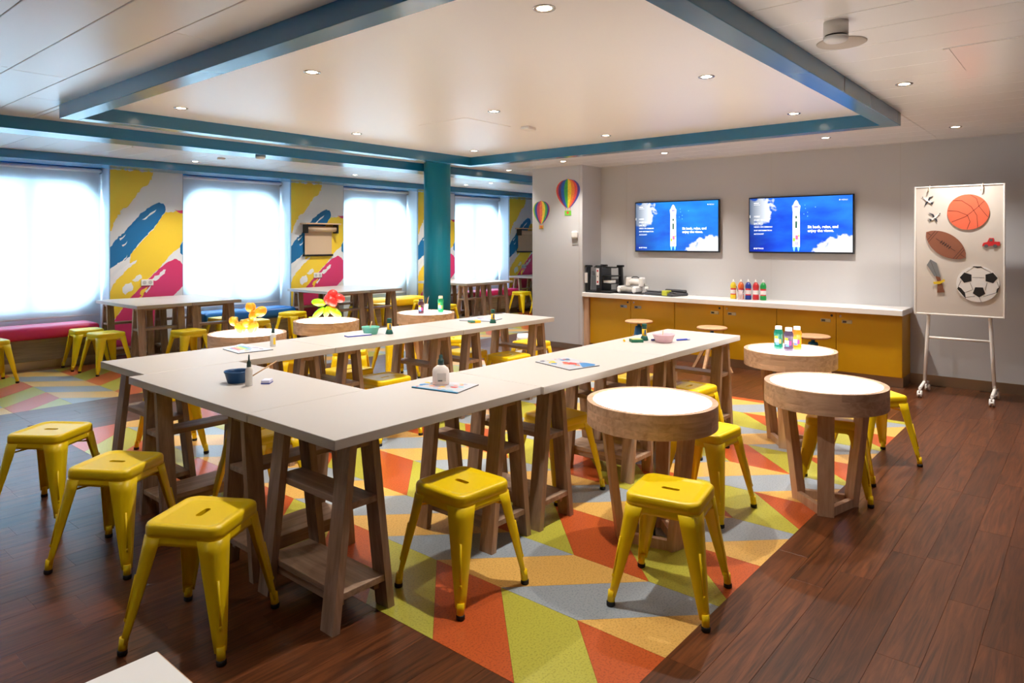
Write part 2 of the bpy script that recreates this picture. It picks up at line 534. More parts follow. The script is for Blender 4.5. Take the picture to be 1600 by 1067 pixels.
# painted mural on each pillar panel (flat brush strokes)
MUR = {'y': mat('mural_yellow', (238, 200, 52), 0.5), 'b': mat('mural_blue', (10, 110, 166), 0.5), 'm': mat('mural_magenta', (206, 52, 104), 0.5), 'w': mat('mural_white', (232, 234, 236), 0.5)}
strokes = [
 ('y', 1, 0.016, [(0.0, 2.45), (0.575, 2.455), (0.57, 2.413), (0.507, 2.281), (0.412, 2.227), (0.305, 2.075), (0.238, 1.976), (0.171, 1.949), (0.096, 1.828), (0.041, 1.741), (0.022, 1.646), (0.0, 1.636)]),
 ('y', 1, 0.008, [(0.753, 1.915), (0.857, 1.912), (0.921, 1.94), (1.0, 1.922), (1.0, 1.514), (0.963, 1.423), (0.899, 1.378), (0.816, 1.313), (0.733, 1.214), (0.672, 1.145), (0.53, 1.011), (0.412, 0.889), (0.305, 0.777), (0.125, 0.568), (0.0, 0.408), (0.0, 0.842), (0.078, 0.99), (0.181, 1.101), (0.257, 1.214), (0.276, 1.349), (0.363, 1.436), (0.471, 1.563), (0.59, 1.682), (0.692, 1.843)]),
 ('m', 2, 0.010, [(0.0, 0.387), (0.144, 0.586), (0.276, 0.76), (0.353, 0.833), (0.412, 0.889), (0.511, 0.992), (0.631, 1.097), (0.733, 1.184), (0.878, 1.261), (0.963, 1.229), (1.0, 1.178), (1.0, 0.871), (0.942, 0.813), (0.878, 0.745), (0.712, 0.565), (0.672, 0.329), (0.53, 0.144), (0.372, 0.02), (0.0, 0.02)]),
 ('b', 3, 0.010, [(0.0, 1.428), (0.069, 1.523), (0.2, 1.648), (0.372, 1.835), (0.397, 1.884), (0.471, 1.926), (0.561, 1.998), (0.661, 2.045), (0.72, 2.03), (0.744, 1.995), (0.744, 1.915), (0.692, 1.843), (0.581, 1.682), (0.451, 1.553), (0.353, 1.446), (0.286, 1.349), (0.257, 1.301), (0.162, 1.245), (0.069, 1.19), (0.0, 1.144)]),
 ('w', 4, 0.012, [(0.162, 0.891), (0.2, 0.937), (0.276, 0.957), (0.305, 0.894), (0.276, 0.837), (0.2, 0.793), (0.166, 0.824)]),
 ('w', 4, 0.012, [(0.286, 0.982), (0.344, 1.038), (0.393, 1.059), (0.422, 1.005), (0.372, 0.968), (0.325, 0.961)]),
 ('w', 4, 0.014, [(0.56, 0.985), (0.631, 1.035), (0.672, 1.076), (0.755, 1.114), (0.738, 1.058), (0.672, 1.012), (0.60, 0.96)]),
 ('w', 4, 0.010, [(0.0, 1.144), (0.162, 1.245), (0.223, 1.325), (0.219, 1.292), (0.144, 1.207), (0.10, 1.15), (0.0, 1.06)]),
 ('w', 4, 0.010, [(0.10, 1.10), (0.20, 1.18), (0.353, 1.255), (0.344, 1.228), (0.24, 1.15), (0.12, 1.03), (0.0, 0.90), (0.0, 0.96)]),
 ('w', 4, 0.006, [(0.12, 1.545), (0.16, 1.56), (0.205, 1.60), (0.17, 1.55), (0.13, 1.515)]),
 ('w', 4, 0.006, [(0.15, 1.455), (0.19, 1.47), (0.225, 1.515), (0.20, 1.46), (0.165, 1.435)]),
 ('w', 4, 0.005, [(0.42, 1.80), (0.48, 1.84), (0.545, 1.90), (0.62, 1.945), (0.60, 1.91), (0.53, 1.86), (0.46, 1.80)]),
 ('w', 4, 0.006, [(0.86, 0.74), (0.93, 0.80), (1.0, 0.87), (1.0, 0.70), (0.88, 0.68)]),
 ('y', 5, 0.006, [(0.39, 0.79), (0.42, 0.85), (0.50, 0.89), (0.47, 0.83), (0.42, 0.77)]),
 ('y', 5, 0.006, [(0.33, 0.70), (0.37, 0.74), (0.45, 0.80), (0.40, 0.72), (0.36, 0.66)]),
 ('w', 5, 0.006, [(0.46, 0.83), (0.52, 0.88), (0.55, 0.91), (0.53, 0.86), (0.48, 0.80)]),
 ('b', 3, 0.006, [(1.0, 1.504), (0.962, 1.443), (0.963, 1.341), (1.0, 1.31)]),
 ('m', 5, 0.006, [(0.878, 1.953), (0.942, 1.941), (1.0, 1.949), (1.0, 1.902), (0.942, 1.911)]),
 ('w', 5, 0.012, [(0.60, 0.30), (0.68, 0.36), (0.74, 0.30), (0.70, 0.10), (0.58, 0.10), (0.56, 0.2)]),
]
mlab = ['yellow, blue and magenta brush stroke mural beside the leftmost window', 'brush stroke mural behind the first paper roll holder, between second and third windows',
        'brush stroke mural partly hidden by the teal column', 'brush stroke mural next to the grey pier, cut off by it']
for i, (a, b) in enumerate(panel_x[2:]):
    t = thing('wall_mural', mlab[i], 'mural', (a, 9.9, 0), 0, 'painted pillar murals')
    w = b - a
    for s, (c, layer, jag, pts) in enumerate(strokes):
        poly = [(x * w, z) for x, z in rough(pts, jag, 0.028, 100 + s)]
        MB().prism(poly, -0.0006 * layer, 0.0).build('brush_stroke', MUR[c], t)
    struct(MB().box(a - 0.004, a, 9.897, 9.93, 0, 2.462).build('trim_%d' % (40 + 2 * i), mat('panel_edge', (150, 155, 160), 0.4)))
    struct(MB().box(b, b + 0.004, 9.897, 9.93, 0, 2.462).build('trim_%d' % (41 + 2 * i), mat('panel_edge', (150, 155, 160), 0.4)))
    sl = ['white double wall socket on the mural beside the leftmost window', 'white double wall socket below the first paper roll holder',
          'white double wall socket behind the teal column', 'white double wall socket below the far paper roll holder']
    if i != 2:
        k = thing('wall_socket', sl[i], 'socket', (a + 0.49 * w, 9.8965, 0.945), 0)
        MB().rbox(-0.08, 0.08, -0.012, 0, -0.042, 0.042, 0.004).build('plate', WPLA, k)
        for q in (-0.038, 0.038):
            MB().lathe([(0.026, 0), (0.026, 0.002)], 16).build('outlet', mat('socket_grey', (190, 190, 190), 0.5), k, (q, -0.0125, 0), (pi / 2, 0, 0))

# paper roll holders on two murals
KRAFT = mat('kraft_paper', (196, 170, 142), 0.75)
for x, w, lab in ((6.40, 0.60, 'wall paper roll holder with a brown kraft sheet, left of the teal column'), (11.84, 0.62, 'wall paper roll holder with a hanging sheet, next to the grey pier')):
    t = thing('paper_roll_holder', lab, 'paper holder', (x, 9.8955, 1.28), 0, 'wall mounted paper roll holders')
    MB().rbox(-0.05, w + 0.03, -0.17, 0, 0.505, 0.528, 0.003).build('shelf', wood('pale_ply', (196, 160, 126), (222, 190, 156), 0, 0.5), t)
    for q in (0.0, w - 0.015):
        MB().rbox(q, q + 0.02, -0.14, 0, 0.36, 0.505, 0.004).build('bracket', BPLA, t)
    MB().tube([(0.03, -0.075, 0.43), (w - 0.02, -0.075, 0.43)], 0.047, 18).build('paper_roll', KRAFT, t)
    MB().box(0.02, w - 0.06, -0.034, -0.032, 0.0, 0.43).build('paper_sheet', KRAFT, t)
    MB().rbox(0.0, w - 0.03, -0.036, 0, -0.02, 0.012, 0.003).build('cutting_bar', BPLA, t)

# benches under the windows
BWOOD = wood('pale_bench_wood', (128, 108, 90), (160, 138, 116), 0, 0.5)
bcol = {'magenta': (196, 28, 84), 'blue': (8, 98, 176), 'yellow': (240, 190, 20)}
for (a, b), cname, lab in ((bays[2], 'magenta', 'magenta cushioned window bench at far left'), (bays[3], 'blue', 'blue cushioned window bench'),
                           (bays[4], 'yellow', 'yellow cushioned window bench'), (bays[5], 'magenta', 'magenta cushioned window bench right of the teal column')):
    a, b = {1.77: (1.0, 3.255), 4.465: (4.57, 6.02), 7.20: (7.335, 8.77), 9.90: (10.085, 11.43)}[a]
    t = thing('window_bench', lab, 'bench', ((a + b) / 2, 9.5, 0), 0, 'cushioned window benches')
    h = (b - a) / 2
    MB().rbox(-h, h, 0.0, 0.39, 0.1, 0.355, 0.004).build('bench_box', BWOOD, t)
    MB().box(-h, h, 0.03, 0.39, 0.0, 0.1).build('kick_plate', STEEL, t)
    cu = mat(cname + '_vinyl_cushion', bcol[cname], 0.4)
    for q in range(2):
        x0, x1 = -h + q * h + 0.002, -h + (q + 1) * h - 0.002
        cs = []
        for ins, z in ((0.02, 0.356), (0.004, 0.372), (0, 0.40), (0, 0.46), (0.008, 0.482), (0.03, 0.497), (0.06, 0.502)):
            cs.append([(x + (x0 + x1) / 2, y + 0.175, z) for x, y in rrect((x1 - x0) / 2 - ins, 0.215 - ins, 0.04, 4)])
        MB().loft(cs, smooth=True).build('cushion', cu, t)

# ================================================================== FURNITURE
# ------------------------------------------------------------------ yellow metal stools
def sq_ring(h, r, z, k=7):
    return [(x, y, z) for x, y in rrect(h, h, r, k)]
def make_stool(name, label, paint, loc, rz, group):
    t = thing(name, label, 'stool', loc, rz, group)
    m = MB()
    k = 7; n = 4 * (k + 1)
    outer = sq_ring(0.112, 0.03, 0.4545, k)
    slot = rrect(0.039, 0.0125, 0.0123, k)
    # slot ring matched to the outer ring in angular order
    s1 = [(x, y, 0.4545) for x, y in slot]; s2 = [(x, y, 0.440) for x, y in slot]
    prof = [(0.112, 0.03, 0.4545), (0.122, 0.036, 0.4552), (0.131, 0.042, 0.4590), (0.139, 0.045, 0.4603), (0.147, 0.047, 0.4590), (0.1525, 0.048, 0.4545), (0.155, 0.048, 0.447), (0.1555, 0.048, 0.432),
            (0.1555, 0.048, 0.419), (0.1535, 0.047, 0.4175), (0.1535, 0.047, 0.416), (0.156, 0.048, 0.40), (0.158, 0.048, 0.388)]
    m.loft([s2, s1], cap=False)
    m.loft([s1, sq_ring(0.112, 0.03, 0.4545, k)], cap=False)
    m.loft([sq_ring(h, r, z, k) for h, r, z in prof] + [sq_ring(0.150, 0.044, 0.388, k), sq_ring(0.149, 0.044, 0.41, k), sq_ring(0.14, 0.04, 0.440, k)], cap=False, smooth=True)
    m.loft([sq_ring(0.14, 0.04, 0.440, k), s2], cap=False)
    m.build('seat', paint, t)
    for q in range(4):
        m = MB(); rings = []
        for i in range(9):
            s = i / 8
            z = 0.412 - s * (0.412 - 0.042)
            c = 0.1575 + 0.047 * s ** 1.05
            a = 0.082 * (1 - s) + 0.030 * s
            r = 0.046 * (1 - s) + 0.017 * s
            pts = [(c - a, c)]
            for j in range(7):
                u = pi / 2 - j * pi / 12
                pts.append((c - r + r * cos(u), c - r + r * sin(u)))
            pts.append((c, c - a))
            inn = [(x - 0.0035, y - 0.0035) for x, y in pts][::-1]
            rings.append([(x, y, z) for x, y in pts + inn])
        m.loft(rings[::-1], smooth=True)
        # pressed rib on the outer corner
        rib = []
        for sv in (0.36, 0.78):
            z = 0.412 - sv * 0.37
            c = 0.1575 + 0.047 * sv ** 1.05; r = 0.046 * (1 - sv) + 0.017 * sv
            e = c - r + r * 0.7071 + 0.0006
            rib.append((e, e, z))
        m.tube(rib, 0.0042, 10)
        m.ball(rib[-1], (0.0055, 0.0055, 0.009), 12, 8)
        # tubular foot
        m.tube([(0.1905, 0.1905, 0.062), (0.194, 0.194, 0.016)], 0.0158, 14)
        lg = m.build('leg', paint, t, None, (0, 0, q * pi / 2))
        MB().lathe([(0.015, 0.0), (0.0178, 0.003), (0.0178, 0.017), (0.015, 0.02)], 14, (0.1945, 0.1945)).build('rubber_tip', BLACK, lg)
    for q in range(2):
        m = MB()
        m.tube([(-0.149, -0.149, 0.352 + 0.006 * q), (-0.05, -0.05, 0.372 + 0.006 * q), (0.05, 0.05, 0.372 + 0.006 * q), (0.149, 0.149, 0.352 + 0.006 * q)], 0.0048, 6)
        m.build('brace', paint, t, None, (0, 0, q * pi / 2))
    return t
G = 'yellow metal stools'
stools = [
 (1.27, 2.64, 31.5, 'large near yellow metal stool at the front left, closest to the camera'),
 (1.30, 3.565, -57, 'yellow metal stool second from the front in the left row'),
 (1.285, 4.46, -54, 'yellow metal stool third in the left row, cut by the picture edge'),
 (2.165, 2.12, -1.8 + 90, 'yellow metal stool on the patterned floor in front of the near row'),
 (2.67, 1.38, -79, 'yellow metal stool in front of the nearest round light table'),
 (3.685, 1.69, 86.5, 'yellow metal stool right behind the nearest round light table'),
 (5.275, 1.18, 46, 'yellow metal stool at far right beyond the round light table'),
 (4.44, 1.205, 11, 'yellow metal stool hidden behind the legs of the right round light table'),
 (4.67, 2.265, -4, 'yellow metal stool at the far end of the near table row'),
 (4.74, 2.71, 2, 'yellow metal stool hidden behind trestles inside the far end of the near row'),
 (3.388, 2.51, -8.5, 'yellow metal stool pushed under the middle table of the near row'),
 (2.20, 5.06, -14, 'yellow metal stool behind the left end of the back table row'),
 (2.05, 3.56, 1, 'yellow metal stool tucked under the corner of the left side table'),
 (3.45, 4.21, -2, 'yellow metal stool with slot visible inside the table ring, second from left'),
 (3.47, 4.70, 4, 'yellow metal stool behind a back row trestle leg, behind the slotted one'),
 (4.87, 4.16, -3, 'yellow metal stool inside the table ring at the back row, nearest its right half'),
 (4.79, 4.63, 2, 'yellow metal stool under the back row, partly hidden by a trestle leg'),
 (5.348, 5.364, 40, 'yellow metal stool behind the back row, slot just under the table edge'),
 (5.665, 4.53, -3, 'yellow metal stool at the right end of the back table row, beside the pier'),
 (4.12, 5.55, 48, 'yellow metal stool behind the back row, before the balloon flower table'),
 (5.0, 5.93, -12, 'yellow metal stool behind the back row, beside the brush cup table'),
 (3.55, 5.75, 0, 'yellow metal stool between the two left round light tables, seen under the back row'),
 (2.0, 8.93, 5, 'yellow metal stool at the left picture edge near the magenta bench'),
 (3.02, 9.22, -3, 'yellow metal stool by the magenta bench, rear one of the pair'),
 (3.06, 8.72, 8, 'yellow metal stool by the magenta bench, front one of the pair'),
 (3.77, 8.2, 6, 'yellow metal stool in front of the leftmost window table'),
 (5.73, 9.12, 20, 'yellow metal stool behind the two left light tables, beside the blue bench end'),
 (4.70, 9.2, 3, 'yellow metal stool under the right edge of the leftmost window table'),
 (4.84, 8.6, -6, 'yellow metal stool behind the balloon dog light table'),
 (7.52, 9.2, 4, 'yellow metal stool right of the second window table, before the yellow bench'),
 (8.45, 9.2, 8, 'yellow metal stool by the yellow bench just left of the teal column'),
 (8.05, 8.28, 12, 'yellow metal stool mostly hidden behind the teal column, right legs showing'),
 (11.2, 9.22, 2, 'yellow metal stool at the far window table, left of the pier'),
 (11.30, 8.72, -4, 'yellow metal stool at the far window table, cut off by the grey pier'),
 (6.99, 9.12, 0, 'yellow metal stool in the shade under the second window table'),
]
s0 = None
for x, y, a, lab in stools:
    if s0 is None: s0 = make_stool('metal_stool', lab, YEL, (x, y, 0), radians(a), G)
    else: dup(s0, lab, (x, y, 0), radians(a), G)
make_stool('metal_stool', 'pale metal stool behind the right end of the back table row', mat('pale_powder_coat', (226, 232, 238), 0.35), (6.03, 4.83, 0), radians(40), None)

# ------------------------------------------------------------------ trestle craft tables
def craft_table(label, cx, cy, L, D, rz, group):
    t = thing('craft_table', label, 'table', (cx, cy, 0), rz, group)
    MB().rbox(-L / 2, L / 2, -D / 2, D / 2, 0.7205, 0.76, 0.002).build('tabletop', WHITE, t)
    for sx in (-1, 1):
        x0 = sx * (L / 2 - 0.175)
        for sy in (-1, 1):
            y0, y1 = sorted((sy * (D / 2 - 0.045), sy * (D / 2 - 0.125)))
            for d in (-1, 1):
                b0, b1 = sorted((x0 + d * 0.152, x0 + d * 0.118)); t0, t1 = sorted((x0 + d * 0.068, x0 + d * 0.034))
                MB().hexa([(b0, y0, 0), (b1, y0, 0), (b1, y1, 0), (b0, y1, 0)], [(t0, y0, 0.72), (t1, y0, 0.72), (t1, y1, 0.72), (t0, y1, 0.72)]).build('leg', TRW, t)
        yy = D / 2 - 0.05
        MB().rbox(x0 - 0.0345, x0 + 0.0345, -yy, yy, 0.688, 0.7195, 0.002).build('top_rail', TRWY, t)
        MB().rbox(x0 - 0.065, x0 + 0.065, -yy, yy, 0.455, 0.482, 0.002).build('shelf', TRWY, t)
        MB().rbox(x0 - 0.106, x0 + 0.106, -yy, yy, 0.118, 0.145, 0.002).build('shelf', TRWY, t)
        for d in (-1, 1):
            MB().box(x0 + d * 0.085 - 0.012, x0 + d * 0.085 + 0.012, -yy + 0.03, yy - 0.03, 0.082, 0.118).build('shelf_rail', TRWY, t)
    return t
G = 'white trestle craft tables of the centre group'
craft_table('nearest white craft table with trestle legs, its corner toward the camera', 2.163, 2.4825, 1.252, 0.629, 0, G)
craft_table('middle white craft table of the near row, with the red pattern magazine', 3.43, 2.4705, 1.272, 0.632, 0, G)
craft_table('far white craft table of the near row, with the pink bowl', 4.706, 2.474, 1.27, 0.632, 0, G)
craft_table('white craft table on the left side joining both rows, with the dark blue bowl', 1.853, 3.428, 1.255, 0.636, pi / 2, G)
craft_table('left white craft table of the back row, with the long paper and glue bottle', 2.254, 4.384, 1.27, 0.64, 0, G)
craft_table('middle white craft table of the back row, with the teal bowl', 3.527, 4.380, 1.27, 0.64, 0, G)
craft_table('right white craft table of the back row, beside the pier', 4.80, 4.378, 1.27, 0.64, 0, G)
G = 'white trestle tables by the windows'
wt = ['leftmost window table', 'second window table', 'third window table, right of the teal column', 'far window table cut off by the pier']
for i, (x, y) in enumerate(((3.275, 8.42), (6.04, 8.5), (8.79, 8.5), (11.45, 8.52))):
    for j in range(2):
        craft_table('white trestle table, %s half of the %s' % (('left', 'right')[j], wt[i]), x + 0.32 + j * 0.638, y + 0.636, 1.27, 0.632, pi / 2, G)
# white table corner in the foreground
t = thing('white_table', 'corner of a white table top at the bottom left, close to the camera', 'table', (0.0, 1.0, 0), 0)
MB().rbox(-0.75, 0.54, -0.35, 0.299, 0.735, 0.76, 0.002).build('tabletop', mat('bright_white_laminate', (246, 246, 246), 0.4), t)
MB().box(-0.752, 0.542, -0.352, 0.301, 0.737, 0.757).build('edge_band', wood('pale_ply', (196, 160, 126), (222, 190, 156), 0, 0.5), t)
for x in (-0.68, 0.34):
    for y in (-0.28, 0.12):
        MB().rbox(x, x + 0.05, y, y + 0.05, 0, 0.7345, 0.003).build('leg', TRW, t)

# ------------------------------------------------------------------ round light tables
def light_table(label, x, y, rz, group):
    t = thing('light_table', label, 'light table', (x, y, 0), rz, group)
    R, n, rows = 0.325, 8, 3
    zt, zb = 0.70, 0.582
    # staggered wooden blocks make the drum
    drum = MB().lathe([(R - 0.034, zb + 0.002), (R - 0.006, zb + 0.002), (R - 0.006, zt - 0.004), (R - 0.034, zt - 0.004)], 64, cap=False)
    dr = drum.build('drum_ring', OAKT, t)
    RR = random.Random(x)
    for r in range(rows):
        z0 = zb + (zt - zb) * r / rows; z1 = zb + (zt - zb) * (r + 1) / rows
        a = RR.uniform(0, 1)
        cuts = [a + 2 * pi * i / n + RR.uniform(-0.1, 0.1) for i in range(n)]
        cuts.append(cuts[0] + 2 * pi)
        for i in range(n):
            a0, a1 = cuts[i], cuts[i + 1]
            st = 9
            rings = []
            for s in range(st + 1):
                u = a0 + (a1 - a0) * s / st
                ri = R - (0.03 if r == rows - 1 else 0.012)
                rings.append([(ri * cos(u), ri * sin(u), z0), (R * cos(u), R * sin(u), z0), (R * cos(u), R * sin(u), z1), (ri * cos(u), ri * sin(u), z1)])
            MB().loft(rings).build('drum_block', OAKT, dr)
    MB().lathe([(0.0005, 0.683), (R - 0.031, 0.683), (R - 0.031, 0.696), (0.0005, 0.696)], 64, smooth=False).build('light_panel', GLOW, t)
    MB().lathe([(0.0005, zb + 0.004), (R - 0.034, zb + 0.004), (R - 0.034, zb + 0.016), (0.0005, zb + 0.016)], 48, smooth=False).build('drum_base', OAK, t)
    for q in range(3):
        w = 0.042
        MB().hexa([(0.138, -w, 0), (0.176, -w, 0), (0.176, w, 0), (0.138, w, 0)], [(0.215, -w, zb + 0.004), (0.253, -w, zb + 0.004), (0.253, w, zb + 0.004), (0.215, w, zb + 0.004)]).build('leg', OAK, t, None, (0, 0, q * 2 * pi / 3))
        a, b = Vector((0.139, 0.03, 0)), Vector((-0.0435, 0.1354, 0))
        d = (b - a).normalized(); nrm = Vector((d.y, -d.x, 0)) * 0.015
        MB().hexa([a + nrm, b + nrm, b - nrm, a - nrm][::-1], [v + Vector((0, 0, 0.048)) for v in [a + nrm, b + nrm, b - nrm, a - nrm][::-1]]).build('base_rail', OAK, t, None, (0, 0, q * 2 * pi / 3))
    MB().tube([(0.02, 0.0, 0.0), (0.02, 0.0, zb + 0.004)], 0.007, 10).build('cable_conduit', CHROME, t)
    MB().lathe([(0.034, 0.0), (0.034, 0.008), (0.02, 0.014)], 20, (0.02, 0.0)).build('floor_box', BPLA, t)
    return t
G = 'round light tables'
light_table('nearest round light table with lit white top, front right', 3.131, 1.725, radians(254), G)
light_table('round light table at right standing half on the dark planks', 4.151, 1.183, radians(197), G)
light_table('round light table with three paint bottles, in front of the yellow cabinets', 5.27, 1.75, radians(187), G)
light_table('round light table carrying the balloon dog', 3.139, 5.705, radians(200), G)
light_table('round light table carrying the balloon flower', 4.161, 6.004, radians(215), G)
light_table('round light table with brush cup, in front of the teal column', 5.357, 5.818, radians(190), G)

# ------------------------------------------------------------------ swivel stools by the cabinets
BLUEP = mat('blue_cast_iron', (22, 104, 160), 0.35)
SEATW = wood('pale_seat_wood', (206, 158, 116), (232, 190, 148), 0, 0.4)
def swivel(label, x, y, rz, G):
    t = thing('swivel_stool', label, 'stool', (x, y, 0), rz, G)
    MB().lathe([(0.02, 0.478), (0.155, 0.478), (0.168, 0.484), (0.174, 0.492), (0.172, 0.502), (0.16, 0.508), (0.09, 0.505), (0.02, 0.503)], 40).build('seat', SEATW, t)
    MB().lathe([(0.075, 0.25), (0.072, 0.27), (0.05, 0.42), (0.045, 0.435), (0.02, 0.44), (0.02, 0.455), (0.05, 0.47), (0.05, 0.479)], 24).build('swivel_base', BLUEP, t)
    for q in range(4):
        MB().hexa([(0.215, -0.016, 0), (0.25, -0.016, 0), (0.25, 0.016, 0), (0.215, 0.016, 0)], [(0.035, -0.018, 0.33), (0.075, -0.018, 0.33), (0.075, 0.018, 0.33), (0.035, 0.018, 0.33)]).build('leg', SEATW, t, None, (0, 0, q * pi / 2))
    return t
swivel('wooden seat swivel stool on blue base, at the left cabinet', 7.70, 4.42, 0.0, 'blue based swivel stools')
swivel('wooden seat swivel stool on blue base, at the middle cabinet', 7.68, 3.44, 0.0, 'blue based swivel stools')
swivel('wooden seat swivel stool on blue base, behind the paint bottle table', 7.68, 2.31, 0.0, 'blue based swivel stools')

# ------------------------------------------------------------------ yellow cabinets and worktop
CABY = mat('mustard_cabinet_laminate', (198, 144, 2), 0.4, spec=0.4)
def cabinet(label, ya, yb, ym, end=False):
    """front faces -X; local x runs to the viewer's right (world -Y)"""
    t = thing('storage_cabinet', label, 'cabinet', (7.97, ya, 0), -pi / 2, 'yellow storage cabinets')
    w = ya - yb; wm = ya - ym
    MB().box(0.0015, w - 0.0015, 0.02, 0.385, 0.105, 0.744).build('body', CABY if end else mat('cabinet_carcass', (84, 54, 14), 0.6), t)
    if end: MB().box(w - 0.0015, w, 0.0, 0.385, 0.105, 0.744).build('end_panel', CABY, t)
    MB().box(0.002, w - 0.002, 0.045, 0.385, 0.0, 0.105).build('kick_plate', STEEL, t)
    for k, (a, b) in enumerate(((0, wm), (wm, w))):
        d = MB().rbox(a + 0.003, b - 0.003, 0.0, 0.019, 0.105, 0.742, 0.0015).build('door', CABY, t)
        hx = b - 0.16 if k == 0 else a + 0.055
        h = MB().rbox(hx, hx + 0.105, -0.006, 0.0, 0.624, 0.662, 0.004)
        h.build('latch_plate', CHROME, d)
        MB().box(hx + 0.012, hx + 0.05, -0.0072, -0.006, 0.633, 0.652).build('latch_recess', BPLA, d)
        kx = b - 0.045 if k == 0 else a + 0.045
        MB().lathe([(0.013, 0), (0.013, 0.005), (0.009, 0.007)], 14).build('lock', BPLA if k == 0 else CHROME, d, (kx, 0, 0.70), (pi / 2, 0, 0))
    return t
cabinet('yellow two door cabinet at the left, below the black organiser tower', 5.339, 4.067, 4.698)
cabinet('yellow two door cabinet in the middle, behind the pink bowl table', 4.067, 2.794, 3.429)
cabinet('yellow two door cabinet at the right end of the counter', 2.794, 1.523, 2.158, True)
MB_w = MB().box(7.935, WX - 0.002, 5.341, 5.418, 0.0, 0.744).build('filler_panel', wood('pale_filler_wood', (176, 138, 108), (206, 170, 140), 2, 0.5))
tag(MB_w, 'narrow pale wood filler panel between the pier and the yellow cabinets', 'panel')
wk = MB().rbox(7.885, WX - 0.001, 1.505, 5.419, 0.746, 0.805, 0.004).build('worktop', mat('white_worktop', (240, 238, 236), 0.35))
tag(wk, 'long white worktop running over the yellow cabinets', 'worktop')

# ------------------------------------------------------------------ televisions
def screen_mat(name, base, deep, mid, seed, W, H):
    """picture on the screen: sea from above with two banks of cloud; u, v run 0..1 from the lower left"""
    m = bpy.data.materials.new(name); m.use_nodes = True
    nt = m.node_tree; L = nt.links.new; N = nt.nodes.new
    b = nt.nodes['Principled BSDF']
    b.inputs['Base Color'].default_value = (0.005, 0.005, 0.006, 1)
    b.inputs['Roughness'].default_value = 0.25
    tc = N('ShaderNodeTexCoord')
    sep = N('ShaderNodeSeparateXYZ'); L(tc.outputs['Object'], sep.inputs[0])
    def math_(op, a, bb=None, c=None, clamp=False):
        n = N('ShaderNodeMath'); n.operation = op; n.use_clamp = clamp
        for i, v in enumerate((a, bb, c)):
            if v is None: continue
            if isinstance(v, (int, float)): n.inputs[i].default_value = v
            else: L(v, n.inputs[i])
        return n.outputs[0]
    u = math_('DIVIDE', sep.outputs[0], W); v = math_('DIVIDE', sep.outputs[2], H)
    def noise(sc, det, off, ys=1.0):
        mp = N('ShaderNodeMapping'); mp.inputs['Location'].default_value = (off, off * 0.7, 0); mp.inputs['Scale'].default_value = (1, 1, ys)
        L(tc.outputs['Object'], mp.inputs[0])
        n = N('ShaderNodeTexNoise'); n.inputs['Scale'].default_value = sc; n.inputs['Detail'].default_value = det
        L(mp.outputs[0], n.inputs['Vector']); return n.outputs['Fac']
    def mix(f, a, bb):
        n = N('ShaderNodeMix'); n.data_type = 'RGBA'
        L(f, n.inputs[0])
        for i, c in ((6, a), (7, bb)):
            if isinstance(c, tuple): n.inputs[i].default_value = (*lin(c), 1)
            else: L(c, n.inputs[i])
        return n.outputs[2]
    n1 = noise(3.0, 5, seed, 2.6)
    # lighter to the upper right and lower left, deeper along the other diagonal
    g = math_('MULTIPLY_ADD', v, 0.5, math_('MULTIPLY', u, 0.35))
    g = math_('ADD', g, math_('MULTIPLY', math_('SUBTRACT', n1, 0.5), 1.5))
    sea = mix(math_('ADD', g, 0.02, clamp=True), deep, base)
    lowl = math_('SUBTRACT', 1.0, math_('MULTIPLY', math_('ADD', v, math_('ABSOLUTE', math_('SUBTRACT', u, 0.4))), 2.6), clamp=True)
    sea = mix(math_('MULTIPLY', lowl, 0.8), sea, mid)
    left = math_('SUBTRACT', 1.0, math_('MULTIPLY', u, 3.4), clamp=True)
    sea = mix(math_('MULTIPLY', left, 0.75), sea, (4, 24, 92))
    def blob(cu, cv, ru, rv, off):
        du = math_('DIVIDE', math_('SUBTRACT', u, cu), ru); dv = math_('DIVIDE', math_('SUBTRACT', v, cv), rv)
        d = math_('SQRT', math_('ADD', math_('MULTIPLY', du, du), math_('MULTIPLY', dv, dv)))
        e = math_('ADD', math_('SUBTRACT', 1.0, d), math_('MULTIPLY', math_('SUBTRACT', noise(13.0, 5, off), 0.5), 1.5))
        return math_('MULTIPLY', e, 6.0, clamp=True)
    c1 = blob(0.10, 0.76, 0.17, 0.27, 3.0); c2 = blob(0.96, 0.03, 0.33, 0.29, 8.0)
    shade = mix(math_('SUBTRACT', 1.0, math_('MULTIPLY', u, 5.2), clamp=True), (236, 242, 250), (70, 88, 116))
    col = mix(c1, sea, shade)
    col = mix(c2, col, (238, 243, 252))
    L(col, b.inputs['Emission Color'])
    b.inputs['Emission Strength'].default_value = 1.0
    return m
INK = mat('screen_white', (240, 244, 250), 0.5, emit=0.95)
SHIPM = {'w': mat('screen_ship_white', (226, 226, 226), 0.5, emit=0.95), 'g': mat('screen_ship_green', (24, 84, 74), 0.5, emit=0.9), 'p': mat('screen_ship_pink', (214, 96, 150), 0.5, emit=0.9),
         'l': mat('screen_ship_lime', (150, 214, 60), 0.5, emit=0.9), 'c': mat('screen_wake', (120, 200, 250), 0.5, emit=0.95), 'v': mat('screen_ship_violet', (150, 150, 226), 0.5, emit=0.9)}
